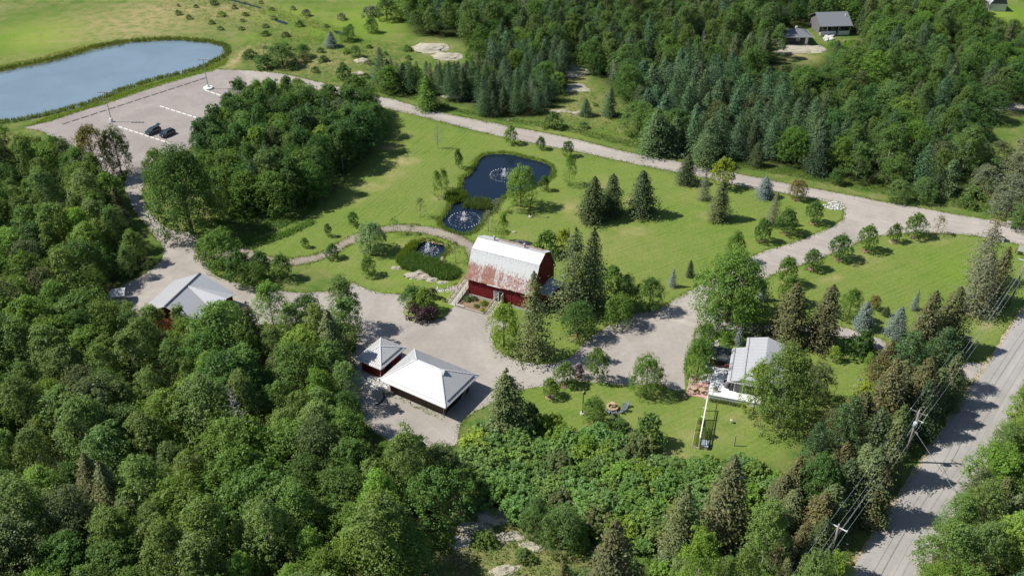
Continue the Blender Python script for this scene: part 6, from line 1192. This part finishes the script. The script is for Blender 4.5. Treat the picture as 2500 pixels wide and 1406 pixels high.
# ------------------------------------------------------------------ woods: every tree its own object
OCC = [P(t[1], t[2]) for t in T]
BLD = [(barn.location+Vector((6, 2, 0)), 9.5), (ctr, 9.5), (P(925, 890), 6), (Vector((lo.x+math.cos(la)*LL/2, lo.y+math.sin(la)*LL/2, 0)), 8.0), (P(2010, 90), 9), (P(1940, 105), 7), (sp_, 3.5)]
GX1 = [poly(YARD), poly(DRIVE), poly(LOT), poly(LANE)]
COUNT = {}
HUE = {'maple': 'mid green', 'dkmaple': 'dark green', 'aspen': 'pale green', 'birch': 'fresh green', 'bright': 'bright green', 'spruce': 'dark', 'red': 'red', 'olive': 'olive', 'brownspruce': 'brownish', 'larch': 'blue green', 'lime': 'yellow green', 'rust': 'reddish', 'bush': 'dull green', 'greybush': 'grey green', 'pine': 'green', 'yellow': 'yellowish', 'sumac': 'green', 'greysp': 'greyish'}
CELLS = {}
def free(x, y, d):
    cx, cy = int(x//6), int(y//6)
    for i in range(cx-1, cx+2):
        for j in range(cy-1, cy+2):
            for (a, b, dd) in CELLS.get((i, j), ()):
                m = (d+dd)/2
                if (a-x)**2+(b-y)**2 < m*m: return False
    return True
def occupy(x, y, d): CELLS.setdefault((int(x//6), int(y//6)), []).append((x, y, d))
for q in OCC: occupy(q.x, q.y, 3.0)
GUARD = [(530,150,640,184),(640,150,760,190),(760,150,850,206),(478,150,540,236),(1898,62,1988,160),(1965,44,2085,98),(2398,0,2475,48),(385,672,520,742),(270,712,322,732),(352,300,432,345),(395,560,485,660),(350,420,372,560),(868,822,1172,1004),(900,1000,1120,1078),(1100,1225,1300,1400),
         (1010,100,1130,152),(1368,150,1460,300),(1275,945,1600,1045),(1600,985,1830,1110),(1740,825,1800,970),(1140,660,1290,770),(990,695,1090,790),(2040,1272,2060,1330),(2215,1000,2255,1110),(2300,100,2330,110),(1860,110,2000,160),(240,300,345,345),(60,290,300,330),
         (1480,930,1560,1030),(1930,850,2100,930),(2380,240,2500,300)]
def guard_h(x, y, h, wr):
    px, py = J(x, y); s_ = pxm(y)
    for x0, y0, x1, y1 in GUARD:
        if px > x0-wr*s_ and px < x1+wr*s_ and py > y1-4:
            while h > 0.8 and J(x, y, h)[1] < y1-3: h -= 0.5
    return h
ANCH = [(600,60,'the upper stream'),(1010,60,'the upper left end of the far wood'),(1250,60,'the top edge left of the bungalow'),(1500,60,'the top edge above the clearing'),(1750,60,'the top edge beside the garage'),(1940,160,'the charcoal garage'),(2100,90,'the grey bungalow'),(2300,60,'the small far barn'),(2450,180,'the right edge above the bedrock'),(2250,200,'the middle of the far wood'),(2000,230,'the slope below the garage'),(1800,200,'the slope left of the garage'),(1600,180,'the right side of the upper clearing'),(1330,230,'the left side of the clearing'),(1150,200,'the middle rock ledges'),(980,200,'the two pale meadow rocks'),
        (1650,330,'the clearing corner'),(1800,370,'the drive above the lawn spruces'),(2000,400,'the fork of the drives'),(2200,440,'the small white verge sign'),(2350,380,'the grassy patch at right'),(2450,480,'the stone gate pillars'),(600,290,'the floodlight on its round plinth'),(750,290,'the drive bend'),(880,300,'the bare grey larch'),(530,400,'the very large maple'),(700,400,'the middle of the centre wood'),(830,420,'the upper lawn'),(600,500,'the shaded grass hollow'),(740,490,'the lawn edge'),
        (60,400,'the large pond shore'),(200,430,'the reddish brown tree'),(80,560,'the left edge above the shelter'),(230,560,'the bend of the left drive'),(340,620,'the tree shadowed yard'),(120,700,'the left edge beside the shelter'),(300,740,'the curved metal shelter'),(450,800,'the grey gabled building'),(650,810,'the dark shrubs by the path'),(820,860,'the small red shed'),(100,900,'the left edge at mid height'),(300,920,'the deep gap in the lower left wood'),(500,940,'the centre of the lower left wood'),(700,960,'the sheds from the left'),(880,1080,'the gravel behind the wide shed'),(80,1150,'the lower part of the left edge'),(300,1180,'the fallen pale branch'),(520,1180,'the lower centre of the left wood'),(720,1200,'the dark gap below the sheds'),(940,1220,'the tall aspen with pale trunk'),(100,1400,'the bottom left corner'),(350,1420,'the bottom edge left of centre'),(600,1430,'the bottom edge below the left wood'),(850,1430,'the bottom edge beside the rocks'),(1100,1400,'the mossy bedrock'),(1180,1120,'the left end of the sumac'),(1350,1130,'the upper sumac edge'),(1550,1170,'the lawn corner of the sumac'),(1750,1180,'the right end of the sumac'),(1300,1230,'the brush above the bedrock'),(1500,1280,'the big bottom spruce'),(1700,1290,'the two lower spruces'),(1900,1280,'the round dark maple'),
        (1500,1480,'the bottom centre'),(1800,1480,'the bottom edge left of the pole'),(2050,1420,'the lower utility pole'),(2200,1060,'the transformer pole'),(2280,930,'the pines by the road'),(2100,1180,'the inner conifer row'),(2480,1160,'the right edge beside the road'),(2400,1300,'the roadside bend of shadows'),(2480,1420,'the bottom right corner'),(2330,1450,'the bottom edge right of the road'),(800,160,'the meadow bushes')]
def near(px, py): return min(ANCH, key=lambda a: (a[0]-px)**2+((a[1]-py)*1.4)**2)[2]
def wood(key, spacing, mix, hr, where, grp, tint=None, wf=(0.8, 1.15), excl=(), ylim=None, parts_px=9.0, edge=0.0):
    W = poly(key); a = np.array(W); x0, y0 = a.min(0); x1, y1 = a.max(0); area = (x1-x0)*(y1-y0); n = int(area/spacing**2*7)
    pts = scatter(W, n, int(abs(x0*7+y0))) if n > 0 else []
    E_ = [poly(e) for e in excl]+GX1
    ok = np.ones(len(pts), bool)
    for e in E_: ok &= ~inside(pts[:, 0], pts[:, 1], e)
    for x, y in pts[ok]:
        if any((x-c.x)**2+(y-c.y)**2 < r*r for c, r in BLD): continue
        sp, col, hs_, pr = R.choices(mix, [m[3] for m in mix])[0]
        h = R.uniform(*hr)*hs_; px, py = J(x, y); _, ty = J(x, y, h)
        if px < -170 or px > 2670 or ty > 1500 or py < -25: continue
        h0 = h; h = guard_h(x, y, h, 2.9)
        if h < max(1.0, 0.42*h0): continue
        _, ty = J(x, y, h)
        s = spacing*R.uniform(.8, 1.2)*(0.75 if sp in ('spruce', 'larch', 'birch') else 1.0)
        if not free(x, y, s): continue
        occupy(x, y, s)
        wd = h*SPEC[sp]['W']/SPEC[sp]['H']*R.uniform(*wf); size = 'tall' if h > hr[0]+(hr[1]-hr[0])*.6 else 'lower'
        c = col if R.random() > .16 else R.choice(['bright', 'bright', 'lime', 'olive', 'birch']) if sp not in ('spruce', 'larch', 'greyspruce') else col
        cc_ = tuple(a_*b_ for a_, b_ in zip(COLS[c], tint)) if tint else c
        nm = NAMES[sp].split('_')[0]; side = 'left' if px < (a[:, 0].mean() and J(*a.mean(0))[0]) else 'right'
        lb_ = '%s %s %s near %s' % (size, HUE.get(c, 'green'), NAMES[sp].replace('_', ' '), near(px, (py+ty)/2))
        plant(sp, x, y, h, wd, cc_, lb_, grp, parts=pxm(y) > parts_px, vr=.16)
        COUNT[NAMES[sp]] = COUNT.get(NAMES[sp], 0)+1
DEAD = [('bare', 'greybush', 1.0, .25)]
MIXBL = DEAD+[('aspen', 'aspen', 1.0, 2.5), ('poplar', 'aspen', 1.05, 3), ('ash', 'maple', .95, 2.2), ('maple', 'maple', .9, 2), ('maple', 'dkmaple', .85, 1.6), ('birch', 'birch', .95, 1.5), ('spruce', 'brownspruce', .85, .4), ('poplar', 'bright', .9, .8), ('ash', 'olive', .85, .5)]
wood(FOR_BL, 4.3, MIXBL, (8, 15), 'wide wood at the lower left', 'trees of the lower left wood')
wood(FOR_M, 4.3, MIXBL, (7, 13), 'wood at the left edge', 'trees of the left edge wood')
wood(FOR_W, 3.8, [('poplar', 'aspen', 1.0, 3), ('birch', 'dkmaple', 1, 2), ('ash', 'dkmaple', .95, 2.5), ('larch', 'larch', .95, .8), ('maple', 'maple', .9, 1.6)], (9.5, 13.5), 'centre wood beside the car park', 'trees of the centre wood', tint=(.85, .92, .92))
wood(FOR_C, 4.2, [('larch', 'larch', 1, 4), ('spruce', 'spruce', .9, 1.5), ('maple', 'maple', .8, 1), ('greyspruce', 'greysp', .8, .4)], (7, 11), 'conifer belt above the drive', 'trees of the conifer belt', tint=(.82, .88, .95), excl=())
MIXA = DEAD+[('aspen', 'aspen', 1, 3), ('poplar', 'aspen', 1, 2.4), ('ash', 'maple', .95, 2.2), ('maple', 'maple', .85, 1.8), ('birch', 'birch', .95, 2), ('spruce', 'spruce', .9, .8), ('larch', 'larch', 1, 1.8), ('maple', 'dkmaple', .85, 2), ('spruce', 'olive', .9, .5), ('greyspruce', 'greysp', .8, .25)]
LARB = [(1560,330),(1600,360),(1720,385),(1850,395),(2000,425),(2000,330),(1850,250),(1700,200),(1560,220)]
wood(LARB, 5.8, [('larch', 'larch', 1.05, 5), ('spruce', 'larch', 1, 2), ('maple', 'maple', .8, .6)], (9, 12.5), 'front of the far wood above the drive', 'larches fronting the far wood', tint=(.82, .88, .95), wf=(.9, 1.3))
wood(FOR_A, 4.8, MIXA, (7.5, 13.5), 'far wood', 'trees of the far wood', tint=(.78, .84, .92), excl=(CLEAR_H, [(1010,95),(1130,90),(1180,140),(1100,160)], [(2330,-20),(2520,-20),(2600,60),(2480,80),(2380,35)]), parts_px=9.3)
wood(FOR_R, 4.4, [('aspen', 'aspen', 1, 3), ('poplar', 'birch', .95, 2.5), ('pine', 'pine', .9, 1.2), ('spruce', 'olive', .85, 1), ('maple', 'maple', .8, 1)], (9, 13), 'wood right of the road', 'trees right of the road')
wood([(1980,1340),(2010,1330),(2020,1400),(2020,1560),(1200,1650),(1180,1480),(1480,1450),(1700,1420),(1850,1400)], 4.4, [('aspen', 'aspen', 1, 3), ('maple', 'maple', .8, 2), ('spruce', 'brownspruce', .9, 1)], (6, 9.5), 'thicket at the bottom edge', 'trees at the bottom edge')
wood([(2120,900),(2285,890),(2285,1000),(2185,1110),(2100,1240),(2035,1330),(1950,1330),(1880,1250),(1990,1180),(2010,1090),(2080,1000)], 4.4, [('spruce', 'olive', 1, 3), ('spruce', 'brownspruce', 1, 2), ('pine', 'pine', .8, 1), ('maple', 'dkmaple', .7, 1)], (8, 11), 'conifer row beside the road', 'trees of the roadside conifer row', wf=(1.0, 1.35))
wood(SUMAC, 2.3, [('sumac', 'sumac', 1, 4), ('sumac', 'bright', 1, 1), ('sumac', 'lime', .9, .3)], (2.8, 4.2), 'sumac thicket below the lawn', 'sumac bushes of the thicket', wf=(.85, 1.15))
wood(ROCKCLR, 3.8, [('bush', 'bush', 1, 3), ('bush', 'bright', 1, 2), ('bush', 'greybush', 1, 1), ('bush', 'lime', .7, .6)], (1.0, 2.4), 'rocky ground below the sumac', 'low bushes among the rocks')
wood([(1300,1260),(1500,1310),(1700,1300),(1850,1260),(1900,1330),(1800,1420),(1500,1460),(1350,1420)], 2.8, [('bush', 'bright', 1.2, 3), ('sumac', 'sumac', .7, 2), ('bush', 'bush', 1.1, 2), ('bare', 'greybush', .9, .4)], (2.0, 3.6), 'brush between the lower spruces', 'brush between the lower spruces')
wood([(2330,470),(2400,400),(2560,330),(2600,560),(2480,545),(2380,500)], 4.6, [('bush', 'greybush', 1.3, 3), ('bush', 'bush', 1, 2), ('bare', 'greybush', 1, .5)], (1.6, 3.2), 'brushy field at the right edge', 'bushes of the right field')
wood([(600,110),(780,110),(1000,120),(1010,180),(900,210),(760,180),(620,160)], 7, [('bush', 'bush', 1, 2), ('bush', 'dkmaple', 1, 1), ('bush', 'greybush', .8, 1)], (1.0, 2.2), 'meadow above the drive', 'bushes of the meadow')
wood([(560,20),(700,60),(860,90),(900,60),(720,20),(600,-10)], 8, [('bush', 'greybush', 1, 2), ('bush', 'dkmaple', 1, 1)], (1.0, 2.4), 'strip along the upper stream', 'bushes along the stream')
wood([(380,25),(480,10),(560,10),(640,50),(720,90),(640,100),(520,70),(400,55)], 7, [('bush', 'greybush', 1, 1), ('bush', 'bush', 1, 2)], (.8, 2.0), 'meadow above the large pond', 'bushes of the upper meadow')
wood([(1440,245),(1560,300),(1560,340),(1480,330),(1380,300)], 8, [('bush', 'bush', .7, 2)], (.8, 1.5), 'grassy clearing', 'bushes of the clearing')
open('/tmp/counts.txt', 'w').write(str(('COUNTS', COUNT, len(bpy.data.objects), 'tris', sum(len(m.polygons) for m in bpy.data.meshes))))

seen_ = {}
for o in bpy.data.objects:
    if o.parent is None and 'label' in o.keys() and 'category' in o.keys(): seen_.setdefault(o['label'], []).append(o)
TENS = ['', '', 'twenty', 'thirty']
for lb_, os_ in seen_.items():
    if len(os_) < 2: continue
    os_.sort(key=lambda o: J(o.location.x, o.location.y)[0])
    for i, o in enumerate(os_):
        if i < len(ORD):
            suf = ', leftmost' if i == 0 else (', rightmost' if i == len(os_)-1 else ', %s from left' % ORD[i])
            t_ = lb_+suf
            if len(t_.split()) > 16: t_ = t_.replace(' tree near', ' near')
            if len(t_.split()) <= 16: o['label'] = t_
